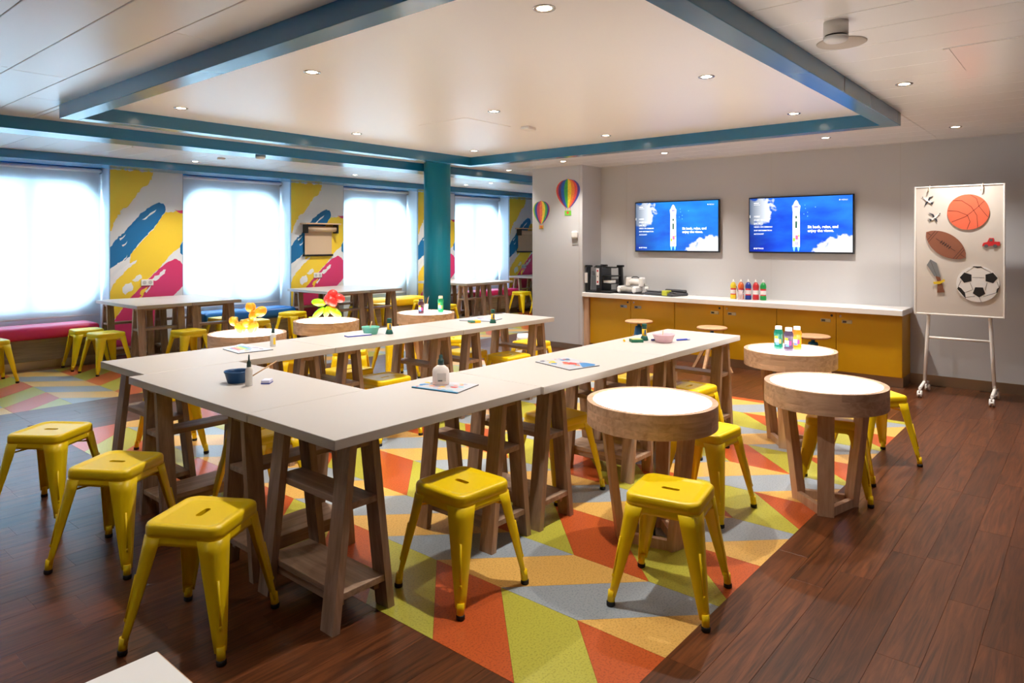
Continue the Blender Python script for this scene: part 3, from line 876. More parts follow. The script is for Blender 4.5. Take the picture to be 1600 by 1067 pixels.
def tv(label, y0, y1, z0, z1, base, deep, mid, seed):
    w, h = y0 - y1, z1 - z0
    t = thing('wall_television', label, 'television', (WX - 0.06, y0, z0), -pi / 2)
    MB().rbox(0, w, 0.0, 0.035, 0, h, 0.003).build('casing', BPLA, t)
    MB().box(w * 0.3, w * 0.7, 0.035, 0.059, h * 0.3, h * 0.7).build('wall_mount', BPLA, t)
    b = 0.013
    sc = MB().box(b, w - b, -0.0012, -0.0002, b + 0.006, h - b).build('screen', screen_mat('screen_sea_%d' % seed, base, deep, mid, seed, w, h), t)
    W, H = w - 2 * b, h - 2 * b
    X = lambda u: b + u * W
    Z = lambda v: b + (1 - v) * H
    # ship seen from above
    cx = X(0.475); sw = 0.036 * W
    hull = [(-1, 0.90), (-1, 0.40), (-0.95, 0.27), (-1.15, 0.16), (-0.8, 0.135), (-0.45, 0.08), (0, 0.05), (0.45, 0.08), (0.8, 0.135), (1.15, 0.16), (0.95, 0.27), (1, 0.40), (1, 0.90)]
    MB().prism([(cx + sw * u, Z(v)) for u, v in hull], -0.0018, -0.0012).build('ship_picture', SHIPM['w'], sc)
    det = MB()
    def rc(u0, u1, v0, v1, mi): det.box(cx + sw * u0, cx + sw * u1, -0.0021, -0.0018, Z(v1), Z(v0), mi)
    rc(-0.5, 0.5, 0.16, 0.19, 4); rc(-0.22, 0.22, 0.34, 0.385, 0); rc(-0.25, 0.25, 0.44, 0.56, 0); rc(-0.2, 0.5, 0.69, 0.77, 1)
    rc(-0.9, -0.3, 0.74, 0.80, 2); rc(0.55, 0.9, 0.68, 0.72, 2); rc(0.1, 0.5, 0.81, 0.87, 4); rc(-0.25, 0.0, 0.81, 0.87, 4)
    det.build('ship_deck_picture', [SHIPM[k] for k in 'gplwv'], sc)
    wk = MB()
    wk.prism([(cx - sw * 0.95, Z(0.9)), (cx - sw * 0.75, Z(0.97)), (cx - sw * 0.5, Z(0.985)), (cx - sw * 0.2, Z(0.9))], -0.0017, -0.0012)
    wk.prism([(cx + sw * 0.95, Z(0.9)), (cx + sw * 0.75, Z(0.97)), (cx + sw * 0.5, Z(0.985)), (cx + sw * 0.2, Z(0.9))], -0.0017, -0.0012)
    for u, v in ((0.56, 0.15), (0.565, 0.21), (0.585, 0.28), (0.55, 0.31), (0.66, 0.19), (0.585, 0.35)):
        wk.prism(circ(0.005, 6, X(u), Z(v)), -0.0016, -0.0012)
    wk.build('wake_picture', SHIPM['c'], sc)
    text('screen_text', 'Sit back, relax, and\nenjoy the views.', 0.044, sc, X(0.585), -0.0016, Z(0.565), INK, bold=0.0012)
    for v, words, k in ((0.33, 'HOME', 0.026), (0.395, 'GUEST SERVICES', 0.024), (0.46, 'LIVE TV', 0.024), (0.525, 'VIDEO ON DEMAND', 0.024), (0.59, 'SHIP INFORMATION', 0.024), (0.655, 'ACCOUNT', 0.024), (0.925, 'SETTINGS', 0.022)):
        text('screen_text', words, k, sc, X(0.045 if v < 0.9 else 0.062), -0.0022, Z(v + 0.02), INK, bold=0.0004)
    text('screen_text', 'MENU', 0.024, sc, X(0.90), -0.0016, Z(0.09), INK)
    MB().box(X(0.045), X(0.095), -0.0022, -0.0016, Z(0.095), Z(0.08)).build('screen_heading', INK, sc)
    MB().box(X(0.045), X(0.11), -0.0022, -0.0016, Z(0.122), Z(0.116)).build('screen_subheading', INK, sc)
    dots = MB().prism(circ(0.009, 12, X(0.05), Z(0.935)), -0.0018, -0.0012).prism(circ(0.008, 12, X(0.885), Z(0.075)), -0.0018, -0.0012)
    dots.box(X(0.0), X(0.006), -0.0018, -0.0012, Z(0.36), Z(0.31))
    dots.build('screen_icon', INK, sc)
    return t
tv('left wall television showing a ship on blue sea', 4.832, 3.629, 1.364, 2.037, (36, 150, 240), (8, 78, 214), (16, 140, 226), 1)
tv('right wall television showing a ship on blue sea', 3.251, 2.065, 1.363, 2.035, (44, 140, 255), (6, 50, 216), (24, 110, 240), 2)

# ------------------------------------------------------------------ easel whiteboard with paper cut-outs
BOARD = mat('easel_board', (214, 206, 198), 0.5)
ex, ey = 7.83, 1.022
t = thing('mobile_easel', 'white mobile easel board on castors carrying paper cut-outs', 'easel', (ex, ey, 0), -pi / 2)
MB().box(-0.362, 0.362, 0.002, 0.016, 0.795, 2.035).build('board', BOARD, t)
fr = MB()
for x0, x1, z0, z1 in ((-0.37, -0.355, 0.785, 2.043), (0.355, 0.37, 0.785, 2.043), (-0.355, 0.355, 0.785, 0.80), (-0.355, 0.355, 2.03, 2.043)):
    fr.rbox(x0, x1, -0.004, 0.022, z0, z1, 0.003)
fr.build('frame', WMET, t)
for s in (-1, 1):
    MB().tube([(s * 0.252, 0.032, 1.7), (s * 0.252, 0.032, 0.75), (s * 0.268, 0.032, 0.45), (s * 0.285, 0.03, 0.105)], 0.0165, 12).build('post', WMET, t)
    MB().tube([(s * 0.287, -0.20, 0.085), (s * 0.287, 0.03, 0.115), (s * 0.287, 0.20, 0.085)], 0.015, 10).build('foot_bar', WMET, t)
    for yy in (-0.2, 0.2):
        c = MB()
        c.tube([(s * 0.287, yy, 0.09), (s * 0.287, yy, 0.055)], 0.008, 8)
        for k in (-1, 1):
            c.lathe([(0.005, -0.008), (0.03, -0.008), (0.034, -0.004), (0.034, 0.004), (0.03, 0.008), (0.005, 0.008)], 18)
            n = 18 * 6
            for j in range(len(c.v) - n, len(c.v)):
                x, y, z = c.v[j]
                c.v[j] = (s * 0.287 + k * 0.013 + z, yy + x, 0.034 + y)
        c.rbox(s * 0.287 - 0.008, s * 0.287 + 0.008, yy - 0.05, yy - 0.02, 0.03, 0.045, 0.003)
        c.build('castor', WPLA, t)
MB().tube([(-0.262, 0.032, 0.56), (0.262, 0.032, 0.56)], 0.012, 10).build('cross_bar', WMET, t)
for x in (-0.235, 0.195):
    MB().tube([(x, 0.01, 2.048), (x + 0.002, -0.014, 2.04), (x - 0.006, -0.022, 2.0), (x - 0.012, -0.016, 1.985)], 0.005, 8).build('hook', mat('beige_plastic', (214, 196, 176), 0.4), t)

# cut-outs: local x = -(y - ey), front at y = -0.004..
PLY = ex - 0.0005
def cutout(name, label, cy, z):
    return thing(name, label, 'cut-out', (PLY, cy, z), -pi / 2)
def stripe(pts, w=0.0035):
    """thin drawn line as a flat ribbon polygon through points"""
    P = [Vector((x, 0, z)) for x, z in pts]; a, b = [], []
    for i, p in enumerate(P):
        d = (P[min(i + 1, len(P) - 1)] - P[max(i - 1, 0)]).normalized()
        q = Vector((-d.z, 0, d.x)) * w / 2
        a.append((p.x + q.x, p.z + q.z)); b.append((p.x - q.x, p.z - q.z))
    return a + b[::-1]
def ribbon(mb, pts, y0=-0.0068, y1=-0.006, w=0.0035, mi=0):
    for i in range(len(pts) - 1):
        mb.prism(stripe(pts[i:i + 2], w), y0, y1, mi)
    return mb
DARKP = mat('dark_marker', (52, 30, 26), 0.6)
# basketball
t = cutout('paper_basketball', 'orange paper basketball cut-out on the easel board', 0.942, 1.783)
R = 0.169
MB().prism(circ(R, 40), -0.006, 0).build('ball_shape', mat('orange_paper', (232, 104, 72), 0.6), t)
m = MB()
ribbon(m, [(-R * 0.78, -R * 0.55), (-R * 0.1, -R * 0.25), (R * 0.45, R * 0.25), (R * 0.78, R * 0.62)])
ribbon(m, [(-R * 0.72, R * 0.68), (-R * 0.3, R * 0.66), (R * 0.15, R * 0.3), (R * 0.42, -R * 0.2), (R * 0.46, -R * 0.88)])
ribbon(m, [(-R * 0.99, R * 0.1), (-R * 0.5, R * 0.06), (-R * 0.02, -R * 0.18), (R * 0.1, -R * 0.55), (-R * 0.05, -R * 0.98)])
ribbon(m, [(R * 0.1, R * 0.98), (R * 0.4, R * 0.75), (R * 0.52, R * 0.3), (R * 0.93, -R * 0.3)])
m.build('seam_lines', DARKP, t)
# football
t = cutout('paper_football', 'brown paper american football cut-out on the easel board', 1.124, 1.471)
pts = []
for i in range(17):
    u = -1 + i / 8
    pts.append((u * 0.205, 0.105 * (1 - u * u) ** 0.75))
pts2 = pts + [(x, -z) for x, z in pts[::-1]]
a = -0.65
rot = lambda x, z: (x * cos(a) - z * sin(a), x * sin(a) + z * cos(a))
MB().prism([rot(x, z) for x, z in pts2 if True][:-1], -0.006, 0).build('ball_shape', mat('brown_paper', (142, 86, 62), 0.65), t)
m = MB()
for u in (-0.15, -0.13, 0.13, 0.15):
    hh = 0.105 * (1 - (u / 0.205) ** 2) ** 0.75
    ribbon(m, [rot(u, -hh * 0.95), rot(u, hh * 0.95)])
ribbon(m, [rot(-0.10, 0), rot(0.10, 0)])
for k in range(5):
    u = -0.045 + k * 0.022
    ribbon(m, [rot(u, -0.016), rot(u, 0.016)], w=0.008)
ribbon(m, [rot(-0.19, 0), rot(-0.155, 0)]); ribbon(m, [rot(0.155, 0), rot(0.19, 0)])
m.build('lacing', DARKP, t)
# soccer ball
t = cutout('paper_soccer_ball', 'white paper soccer ball cut-out with black patches on the easel board', 0.866, 1.10)
R = 0.17
MB().prism(circ(R, 44), -0.006, 0).build('ball_shape', mat('white_paper', (240, 238, 236), 0.6), t)
BM = mat('black_marker', (26, 26, 28), 0.6)
def inside(poly): return [((x, z) if x * x + z * z < R * R else (x * R / sqrt(x * x + z * z), z * R / sqrt(x * x + z * z))) for x, z in poly]
def pent(cx, cz, a0): return [(cx + 0.052 * cos(a0 + 2 * pi * i / 5), cz + 0.052 * sin(a0 + 2 * pi * i / 5)) for i in range(5)]
for pl in (pent(0.012, -0.072, -pi / 2), pent(-0.09, 0.058, pi / 2 + 0.3), pent(0.105, 0.062, pi / 2 - 0.3), inside([(-0.04, 0.164), (0.0, 0.151), (0.04, 0.16), (0.03, 0.18), (-0.03, 0.18)]),
           inside([(-0.155, -0.03), (-0.13, -0.045), (-0.10, -0.085), (-0.098, -0.15), (-0.19, -0.06)]), inside([(0.17, -0.02), (0.15, -0.04), (0.145, -0.075), (0.17, -0.08)])):
    MB().prism(pl, -0.0072, -0.006).build('black_patch', BM, t)
m = MB()
for aa, bb in (((0.012, -0.02), (0.012, -0.02)), ((-0.035, -0.055), (-0.06, 0.012)), ((0.06, -0.055), (0.075, 0.015)), ((-0.04, 0.062), (0.055, 0.062)), ((-0.09, 0.11), (-0.03, 0.158)), ((0.105, 0.112), (0.03, 0.158)),
               ((-0.13, 0.03), (-0.155, -0.03)), ((0.15, 0.03), (0.165, -0.02)), ((-0.02, -0.115), (-0.098, -0.13)), ((0.045, -0.115), (0.145, -0.075)), ((0.012, -0.12), (0.03, -0.168)), ((-0.04, -0.055), (-0.10, -0.085))):
    if aa != bb: ribbon(m, [aa, bb], w=0.003)
m.build('seam_lines', BM, t)
# truck
t = cutout('paper_truck', 'small red paper pick-up truck cut-out at the right of the easel board', 0.76, 1.47)
MB().prism([(-0.068, 0.0), (-0.06, 0.02), (-0.03, 0.028), (-0.015, 0.065), (0.02, 0.065), (0.022, 0.03), (0.068, 0.03), (0.068, -0.005), (-0.068, -0.012)], -0.006, 0).build('truck_body', mat('red_paper', (206, 32, 36), 0.6), t)
GM = mat('grey_marker', (92, 92, 94), 0.6)
for x in (-0.038, 0.03):
    MB().prism(circ(0.016, 14, x, -0.01), -0.0075, -0.006).build('wheel', GM, t)
MB().prism([(-0.018, 0.034), (-0.008, 0.056), (0.012, 0.056), (0.012, 0.034)], -0.0072, -0.006).build('cab_window', GM, t)
# sword
t = cutout('paper_sword', 'grey and brown paper sword cut-out at the lower left of the easel board', 1.20, 1.165)
MB().prism([(-0.052, 0.163), (-0.082, 0.108), (-0.02, 0.0), (0.036, -0.012), (0.0, 0.128)], -0.005, 0).build('blade', mat('grey_paper', (124, 126, 128), 0.6), t)
MB().prism([(-0.01, 0.0), (0.03, -0.01), (0.038, -0.045), (0.068, -0.155), (0.006, -0.16), (0.01, -0.06)], -0.006, 0).build('grip', mat('sword_brown', (126, 74, 46), 0.65), t)
MB().prism([(-0.03, -0.058), (-0.02, -0.08), (0.03, -0.075), (0.072, -0.045), (0.064, -0.025), (0.03, -0.048)], -0.0085, -0.006).build('guard', mat('yellow_paper', (232, 196, 32), 0.6), t)
m = MB(); ribbon(m, [(-0.052, 0.15), (0.005, -0.005)], -0.0056, -0.005, 0.002); m.build('fold_line', DARKP, t)
# seagulls
for cy, z, sx, lab in ((1.268, 1.905, 1, 'upper small paper seagull cut-out on the easel board'), (1.222, 1.74, -1, 'lower small paper seagull cut-out on the easel board')):
    t = cutout('paper_seagull', lab, cy, z)
    MB().prism([(x * sx, zz) for x, zz in ((-0.045, 0.03), (-0.03, 0.025), (0.0, 0.0), (0.03, -0.018), (0.02, -0.03), (-0.012, -0.014), (-0.032, 0.012))], -0.005, 0).build('body', mat('white_paper', (240, 238, 236), 0.6), t)
    NAVY = mat('navy_marker', (40, 44, 58), 0.6)
    for nm, pl in (('wing', ((-0.006, 0.002), (0.005, 0.03), (0.042, 0.045), (0.036, 0.036), (0.014, 0.022), (0.008, -0.004))), ('wing', ((-0.012, -0.008), (-0.026, -0.02), (-0.03, -0.048), (-0.022, -0.044), (-0.012, -0.026), (0.0, -0.014))),
                   ('tail', ((0.018, -0.02), (0.05, -0.012), (0.034, -0.026), (0.034, -0.042), (0.02, -0.03))), ('head', circ(0.005, 8, -0.05, 0.034))):
        MB().prism([(x * sx, zz) for x, zz in pl], -0.0055, -0.002).build(nm, NAVY, t)

# ------------------------------------------------------------------ paper balloons on the pier
RAIN = [(236, 120, 30), (222, 56, 62), (96, 60, 120), (20, 92, 184), (70, 176, 66), (248, 214, 20), (240, 130, 30), (230, 66, 56), (104, 64, 132), (28, 84, 190)]
RAIN2 = [(230, 190, 40), (90, 170, 80), (34, 52, 140), (196, 48, 60), (230, 104, 36), (246, 206, 30), (84, 172, 70), (36, 54, 146), (206, 50, 80)]
def balloon(label, cy, zt, zb, w, cols, zbk, col_b):
    t = thing('paper_hot_air_balloon', label, 'cut-out', (7.8995, cy, zb), -pi / 2)
    H = zt - zb
    def half(v):  # half width by height fraction
        u = v
        return w / 2 * (sqrt(max(0, 1 - ((u - 0.62) / 0.38) ** 2)) if u > 0.62 else 0.16 + 0.84 * sin(pi / 2 * u / 0.62) ** 0.85)
    n = len(cols); V = 16
    for k in range(n):
        a, b = -1 + 2 * k / n, -1 + 2 * (k + 1) / n
        a, b = sin(a * pi / 2), sin(b * pi / 2)
        pl = [(a * half(i / V), H * i / V) for i in range(V + 1)] + [(b * half(i / V), H * i / V) for i in range(V, -1, -1)]
        MB().prism(pl, -0.006, 0).build('gore', mat('balloon_%d_%d_%d' % cols[k], cols[k], 0.5, var=0.18, scale=60), t)
    m = MB()
    for x in (-0.045, 0.0, 0.045):
        ribbon(m, [(x * w / 0.41, 0.0), (x * 0.8 * w / 0.41, zbk - zb)], -0.004, 0, 0.005)
    m.build('rope', mat('rope_red', (196, 110, 90), 0.6), t)
    bw = 0.056 * w / 0.41
    MB().rbox(-bw, bw, -0.006, 0, zbk - zb - 0.07 * w / 0.41, zbk - zb, 0.002).build('basket', mat('basket_%d' % col_b[0], col_b, 0.6), t)
    MB().prism(circ(0.02 * w / 0.41, 12, 0, zbk - zb - 0.03 * w / 0.41), -0.0072, -0.006).build('basket_dot', mat('red_dot', (226, 74, 50), 0.6), t)
balloon('large rainbow striped paper hot air balloon on the pier', 5.662, 2.381, 1.977, 0.405, RAIN, 1.937, (120, 200, 60))
balloon('small rainbow striped paper hot air balloon at the left edge of the pier', 6.135, 2.093, 1.762, 0.30, RAIN2, 1.738, (196, 150, 60))
t = thing('wall_controller', 'white rounded wall controller on the pier below the balloons', 'controller', (7.8995, 5.535, 1.545), -pi / 2)
MB().rbox(-0.05, 0.05, -0.05, 0, 0.0, 0.105, 0.02).build('housing', WPLA, t)
MB().rbox(-0.05, 0.05, -0.008, 0, -0.09, -0.002, 0.003).build('back_plate', mat('grey_plate', (176, 174, 172), 0.5), t)

# ------------------------------------------------------------------ things on the worktop
ZW = 0.8052
t = thing('organiser_tower', 'black plastic rotating organiser tower at the left end of the worktop', 'organiser', (8.13, 5.19, ZW), -pi / 2)
t.scale = (0.82, 1, 1)
MB().rbox(-0.25, 0.25, -0.2, 0.18, 0, 0.03, 0.006).build('base', BPLA, t)
for x, y in ((-0.22, -0.17), (0.02, -0.19), (0.22, 0.12), (-0.16, 0.14)):
    s = 1 if x > 0.1 else (-1 if x < -0.1 else 0)
    MB().hexa([(x - 0.035, y - 0.02, 0.03), (x + 0.035, y - 0.02, 0.03), (x + 0.035, y + 0.02, 0.03), (x - 0.035, y + 0.02, 0.03)],
              [(x - 0.03 - s * 0.02, y - 0.02, 0.36), (x + 0.03 - s * 0.02, y - 0.02, 0.36), (x + 0.03 - s * 0.02, y + 0.02, 0.36), (x - 0.03 - s * 0.02, y + 0.02, 0.36)]).build('post', BPLA, t)
    MB().rbox(x - 0.06 - s * 0.02, x + 0.06 - s * 0.02, y - 0.025, y + 0.025, 0.345, 0.375, 0.006).build('cap', BPLA, t)
for z in (0.12, 0.22):
    MB().rbox(0.0, 0.22, -0.14, 0.14, z, z + 0.012, 0.002).build('shelf', BPLA, t)
MB().rbox(-0.21, 0.21, -0.03, 0.03, 0.335, 0.35, 0.003).build('top_bar', BPLA, t)
MB().rbox(-0.19, 0.2, 0.1, 0.13, 0.335, 0.35, 0.003).build('top_bar', BPLA, t)
MB().rbox(0.0, 0.03, -0.11, 0.11, 0.03, 0.34, 0.003).build('side_panel', mat('smoky_plastic', (62, 66, 72), 0.3), t)
MB().rbox(-0.16, -0.03, -0.16, -0.12, 0.03, 0.23, 0.004).build('clear_bin', mat('grey_clear_plastic', (104, 108, 112), 0.25), t)
MB().rbox(0.05, 0.2, -0.12, 0.0, 0.132, 0.17, 0.003).build('white_box', WPLA, t)
MB().box(-0.262, -0.205, -0.1975, -0.192, 0.13, 0.27).build('label_strip', mat('label_white', (226, 224, 222), 0.5), t, None)
lb = MB().box(-0.015, 0.04, -0.2155, -0.21, 0.11, 0.335).build('label_strip', mat('label_white', (226, 224, 222), 0.5), t)
dm = MB()
for z in (0.30, 0.15):
    dm.prism(circ(0.016, 12, 0.012, z), -0.2165, -0.2155)
dm.build('red_print', mat('red_print', (186, 30, 40), 0.5), lb)
dm = MB().prism(circ(0.010, 12, 0.012, 0.225), -0.2165, -0.2155)
dm.build('grey_print', mat('grey_print', (90, 92, 100), 0.5), lb)

t = thing('die_cut_machine', 'white hand cranked die cutting machine on the worktop', 'machine', (8.18, 4.775, ZW), -pi / 2)
MB().rbox(-0.2, 0.22, -0.15, 0.14, 0, 0.006, 0.002).build('mat', mat('dark_mat', (58, 54, 56), 0.6), t)
MB().rbox(-0.16, 0.05, -0.13, -0.02, 0.03, 0.085, 0.02).build('tray', mat('grey_beige_plastic', (176, 172, 164), 0.4), t)
for x in (-0.17, 0.06):
    MB().rbox(x - 0.02, x + 0.04, -0.14, 0.08, 0.006, 0.10, 0.022).build('side_foot', WPLA, t)
MB().tube([(-0.1, 0.03, 0.15), (0.09, 0.03, 0.15)], 0.045, 16).build('roller_housing', WPLA, t)
for x in (-0.11, 0.09):
    MB().rbox(x - 0.012, x + 0.05, -0.02, 0.08, 0.09, 0.215, 0.015).build('tower', WPLA, t)
MB().tube([(0.14, 0.03, 0.13), (0.2, 0.03, 0.1), (0.21, -0.01, 0.085)], 0.012, 8).build('crank_arm', mat('grey_beige_plastic', (176, 172, 164), 0.4), t)
MB().rbox(0.185, 0.235, -0.05, 0.0, 0.05, 0.10, 0.014).build('crank_knob', WPLA, t)
MB().tube([(-0.05, 0.03, 0.205), (-0.02, 0.02, 0.222), (0.04, 0.02, 0.222), (0.07, 0.03, 0.205)], 0.006, 8).build('carry_handle', BPLA, t)

t = thing('paper_trimmer', 'flat dark grey paper trimmer with a lime clip on the worktop', 'trimmer', (8.16, 4.265, ZW), -pi / 2 - 0.22)
MB().rbox(-0.25, 0.22, -0.17, 0.15, 0, 0.04, 0.01).build('bed', mat('charcoal_plastic', (66, 66, 70), 0.45), t)
MB().rbox(-0.25, 0.22, -0.13, -0.085, 0.04, 0.058, 0.008).build('rail', mat('charcoal_plastic', (66, 66, 70), 0.45), t)
MB().rbox(-0.1, 0.22, 0.06, 0.13, 0.04, 0.075, 0.012).build('arm', mat('charcoal_plastic', (66, 66, 70), 0.45), t)
MB().rbox(0.05, 0.14, -0.176, -0.08, 0.008, 0.072, 0.008).build('cutter_clip', mat('lime_plastic', (186, 190, 50), 0.4), t)

LABR = mat('label_red', (206, 44, 56), 0.5); LABW = mat('label_white', (226, 224, 222), 0.5)
def squeeze(name, x, y, z, h, r, rgb, label, group, lab2=None, capc=WPLA):
    t = thing(name, label, 'bottle', (x, y, z), atan2(-y, -x), group)
    c = mat('paint_%d_%d_%d' % rgb, rgb, 0.3)
    MB().lathe([(r * 0.9, 0), (r, 0.006), (r, h * 0.18), (r * 0.93, h * 0.2), (r * 0.93, h * 0.56), (r, h * 0.58), (r, h * 0.68), (r * 0.8, h * 0.78), (r * 0.45, h * 0.84), (r * 0.42, h * 0.86)], 24).build('bottle_body', c, t)
    MB().lathe([(r * 0.42, h * 0.86), (r * 0.42, h * 0.91), (r * 0.22, h * 0.93), (r * 0.16, h), (r * 0.1, h * 1.005)], 16).build('cap', capc, t)
    # wrap-round label on the front
    m = MB()
    rings = []
    for z0, z1, mi in ((0.22, 0.27, 1), (0.27, 0.47, 0), (0.47, 0.55, 1)):
        rr = r * 0.955
        ring = lambda zz, q: [(q * cos(a), q * sin(a), zz * h) for a in [(-1.25 + 2.5 * i / 12) for i in range(13)]]
        m.loft([ring(z0, rr), ring(z1, rr)], cap=False, close=False, mi=mi, smooth=True)
    m.build('label', [LABW, LABR] if lab2 is None else lab2, t)
    return t
for (x, y, h), rgb, lab in zip(((8.2, 3.399, 0.235), (8.18, 3.295, 0.24), (8.185, 3.208, 0.244), (8.197, 3.12, 0.244), (8.209, 3.036, 0.244)),
        ((226, 204, 44), (226, 104, 40), (32, 60, 150), (192, 40, 46), (24, 146, 70)), ('yellow', 'orange', 'blue', 'red', 'green')):
    squeeze('paint_bottle', x, y, ZW, h, 0.036, rgb, lab + ' squeeze paint bottle with white nozzle on the worktop', 'squeeze paint bottles on the worktop')
t = thing('brush_cup', 'clear plastic brush cup in front of the orange squeeze bottle', 'cup', (8.10, 3.27, ZW), 0)
CLEAR = mat('clear_plastic', (236, 216, 216), 0.15, trans=0.0, alpha=0.45)
MB().lathe([(0.028, 0.0), (0.036, 0.1), (0.034, 0.1), (0.027, 0.004)], 20, cap=True).build('cup_body', CLEAR, t)
m = MB().tube([(0.0, 0.0, 0.01), (0.01, 0.055, 0.16)], 0.004, 6).tube([(0.005, 0.0, 0.01), (-0.01, -0.05, 0.13)], 0.004, 6)
m.build('paint_brush', mat('brush_brown', (70, 46, 36), 0.5), t)

# ------------------------------------------------------------------ things on the light tables
ZL = 0.7002
LBL = {'y': mat('label_yellow', (246, 206, 40), 0.5), 'w': LABW, 'm': mat('label_magenta', (214, 40, 120), 0.5), 'b': mat('label_blue', (90, 130, 210), 0.5), 'o': mat('label_orange', (236, 150, 90), 0.5)}
def wash_bottle(x, y, rgb, label, z=0.6962, group='washable paint bottles', h=0.172, cap=WPLA):
    t = thing('paint_bottle', label, 'bottle', (x, y, z), atan2(-y, -x), group)
    r = 0.034
    MB().lathe([(r * 0.95, 0), (r, 0.005), (r, h * 0.14), (r * 0.92, h * 0.18), (r * 0.92, h * 0.60), (r, h * 0.64), (r * 0.98, h * 0.74), (r * 0.72, h * 0.85), (r * 0.7, h * 0.86)], 28).build('bottle_body', mat('paint_%d_%d_%d' % rgb, rgb, 0.28), t)
    MB().lathe([(r * 0.72, h * 0.86), (r * 0.72, h * 0.995), (r * 0.66, h)], 24).build('cap', cap, t)
    rr = r * 0.935
    def patch(a0, a1, z0, z1, k, q):
        m = MB(); pts = [(a0 + (a1 - a0) * i / 6) for i in range(7)]
        m.loft([[(q * cos(a), q * sin(a), z0 * h) for a in pts], [(q * cos(a), q * sin(a), z1 * h) for a in pts]], cap=False, close=False, smooth=True)
        m.build('label_print', LBL[k], t)
    patch(-0.95, -0.15, 0.46, 0.57, 'y', rr); patch(-1.0, 0.05, 0.30, 0.46, 'w', rr); patch(0.1, 0.6, 0.26, 0.44, 'm' if rgb[1] < 90 or rgb[0] > 200 else 'o', rr); patch(-0.7, 0.1, 0.2, 0.29, 'b', rr)
    return t
wash_bottle(5.262, 1.831, (20, 112, 92), 'green paint bottle with white cap on the round light table, leftmost of three')
wash_bottle(5.206, 1.738, (82, 66, 92), 'dark purple paint bottle with white cap on the round light table, middle of three')
wash_bottle(5.32, 1.715, (250, 132, 28), 'orange paint bottle with white cap on the round light table, rightmost of three')
wash_bottle(5.226, 5.755, (74, 40, 52), 'dark red brown paint bottle beside the brush cup near the teal column', h=0.165, cap=mat('dark_cap', (66, 50, 58), 0.4))
wash_bottle(5.459, 5.683, (40, 150, 90), 'green paint bottle with peach cap on the table before the teal column', h=0.19, cap=mat('peach_cap', (244, 206, 180), 0.4))
t = thing('brush_cup', 'white brush cup full of paint brushes on the table before the teal column', 'cup', (5.32, 5.79, 0.6962), 0)
MB().lathe([(0.03, 0.0), (0.038, 0.105), (0.036, 0.105), (0.028, 0.006)], 20).build('cup_body', mat('cup_white', (244, 238, 232), 0.4), t)
for k in range(9):
    a = k * 0.7
    c = ((236, 200, 60), (70, 60, 62), (226, 150, 60), (40, 90, 150), (210, 180, 130))[k % 5]
    MB().tube([(0.012 * cos(a), 0.012 * sin(a), 0.01), (0.045 * cos(a), 0.045 * sin(a), 0.17 + 0.012 * (k % 3))], 0.0035, 6).build('paint_brush', mat('brush_%d' % (k % 5), c, 0.5), t)

def balloon_mat(name, rgb):
    m = mat(name, rgb, 0.22, spec=0.5, coat=0.3)
    b = m.node_tree.nodes['Principled BSDF']
    b.inputs['Subsurface Weight'].default_value = 0.6
    b.inputs['Subsurface Radius'].default_value = (0.05, 0.04, 0.02)
    return m
def lobe(parent, name, c, d, L, r, m):
    d = Vector(d).normalized()
    q = Vector((0, 0, 1)).rotation_difference(d).to_matrix()
    MB().ball(c, (r, r, L / 2), 16, 10, M=q).build(name, m, parent)
OB = balloon_mat('amber_balloon', (255, 178, 46))
t = thing('balloon_dog', 'orange twisted balloon dog on the left round light table', 'balloon animal', (3.10, 5.70, 0.704), -0.86)
# local x = viewer's right
for nm, c, d, L, r in (('leg', (-0.035, -0.02, 0.045), (-0.4, 0, 1), 0.10, 0.032), ('leg', (-0.03, 0.04, 0.045), (-0.4, 0, 1), 0.10, 0.032), ('leg', (0.075, -0.02, 0.045), (0.35, 0, 1), 0.10, 0.032), ('leg', (0.08, 0.04, 0.045), (0.35, 0, 1), 0.10, 0.032),
                       ('body', (0.025, 0.01, 0.085), (1, 0, 0.35), 0.12, 0.038), ('tail', (-0.095, 0.01, 0.10), (-0.5, 0, 1), 0.085, 0.036), ('neck', (0.075, 0.01, 0.15), (0.25, 0, 1), 0.09, 0.034),
                       ('ear', (0.055, -0.02, 0.225), (-0.2, 0, 1), 0.085, 0.032), ('ear', (0.06, 0.045, 0.22), (-0.1, 0, 1), 0.08, 0.03), ('head', (0.145, 0.01, 0.185), (0.8, 0, 0.5), 0.11, 0.045)):
    lobe(t, nm, c, d, L, r, OB)
RB = balloon_mat('red_balloon', (240, 60, 52)); GB = balloon_mat('lime_balloon', (170, 238, 30))
t = thing('balloon_flower', 'red and lime twisted balloon flower on a round light table', 'balloon animal', (4.20, 6.04, 0.722), -0.80)
for nm, c, d, L, r, m in (('leaf', (-0.09, 0, 0.155), (1, 0, -0.12), 0.15, 0.04, GB), ('leaf', (-0.09, 0.0, 0.05), (1, 0, 0.9), 0.16, 0.032, GB), ('leaf', (0.07, 0.0, 0.06), (1, 0, -0.8), 0.17, 0.042, GB), ('stem', (-0.01, 0.0, 0.06), (0.2, 0, 1), 0.12, 0.03, GB),
                          ('petal', (0.045, 0, 0.235), (1, 0, 0.8), 0.12, 0.05, RB), ('petal', (0.115, 0, 0.20), (1, 0, -0.35), 0.13, 0.045, RB), ('petal', (0.05, -0.04, 0.17), (0.8, 0, -1), 0.13, 0.045, RB), ('petal', (0.06, 0.05, 0.18), (0.5, 0, 1), 0.12, 0.045, RB), ('petal', (0.0, 0.0, 0.19), (0.3, 0, 1), 0.11, 0.04, RB)):
    lobe(t, nm, c, d, L, r, m)
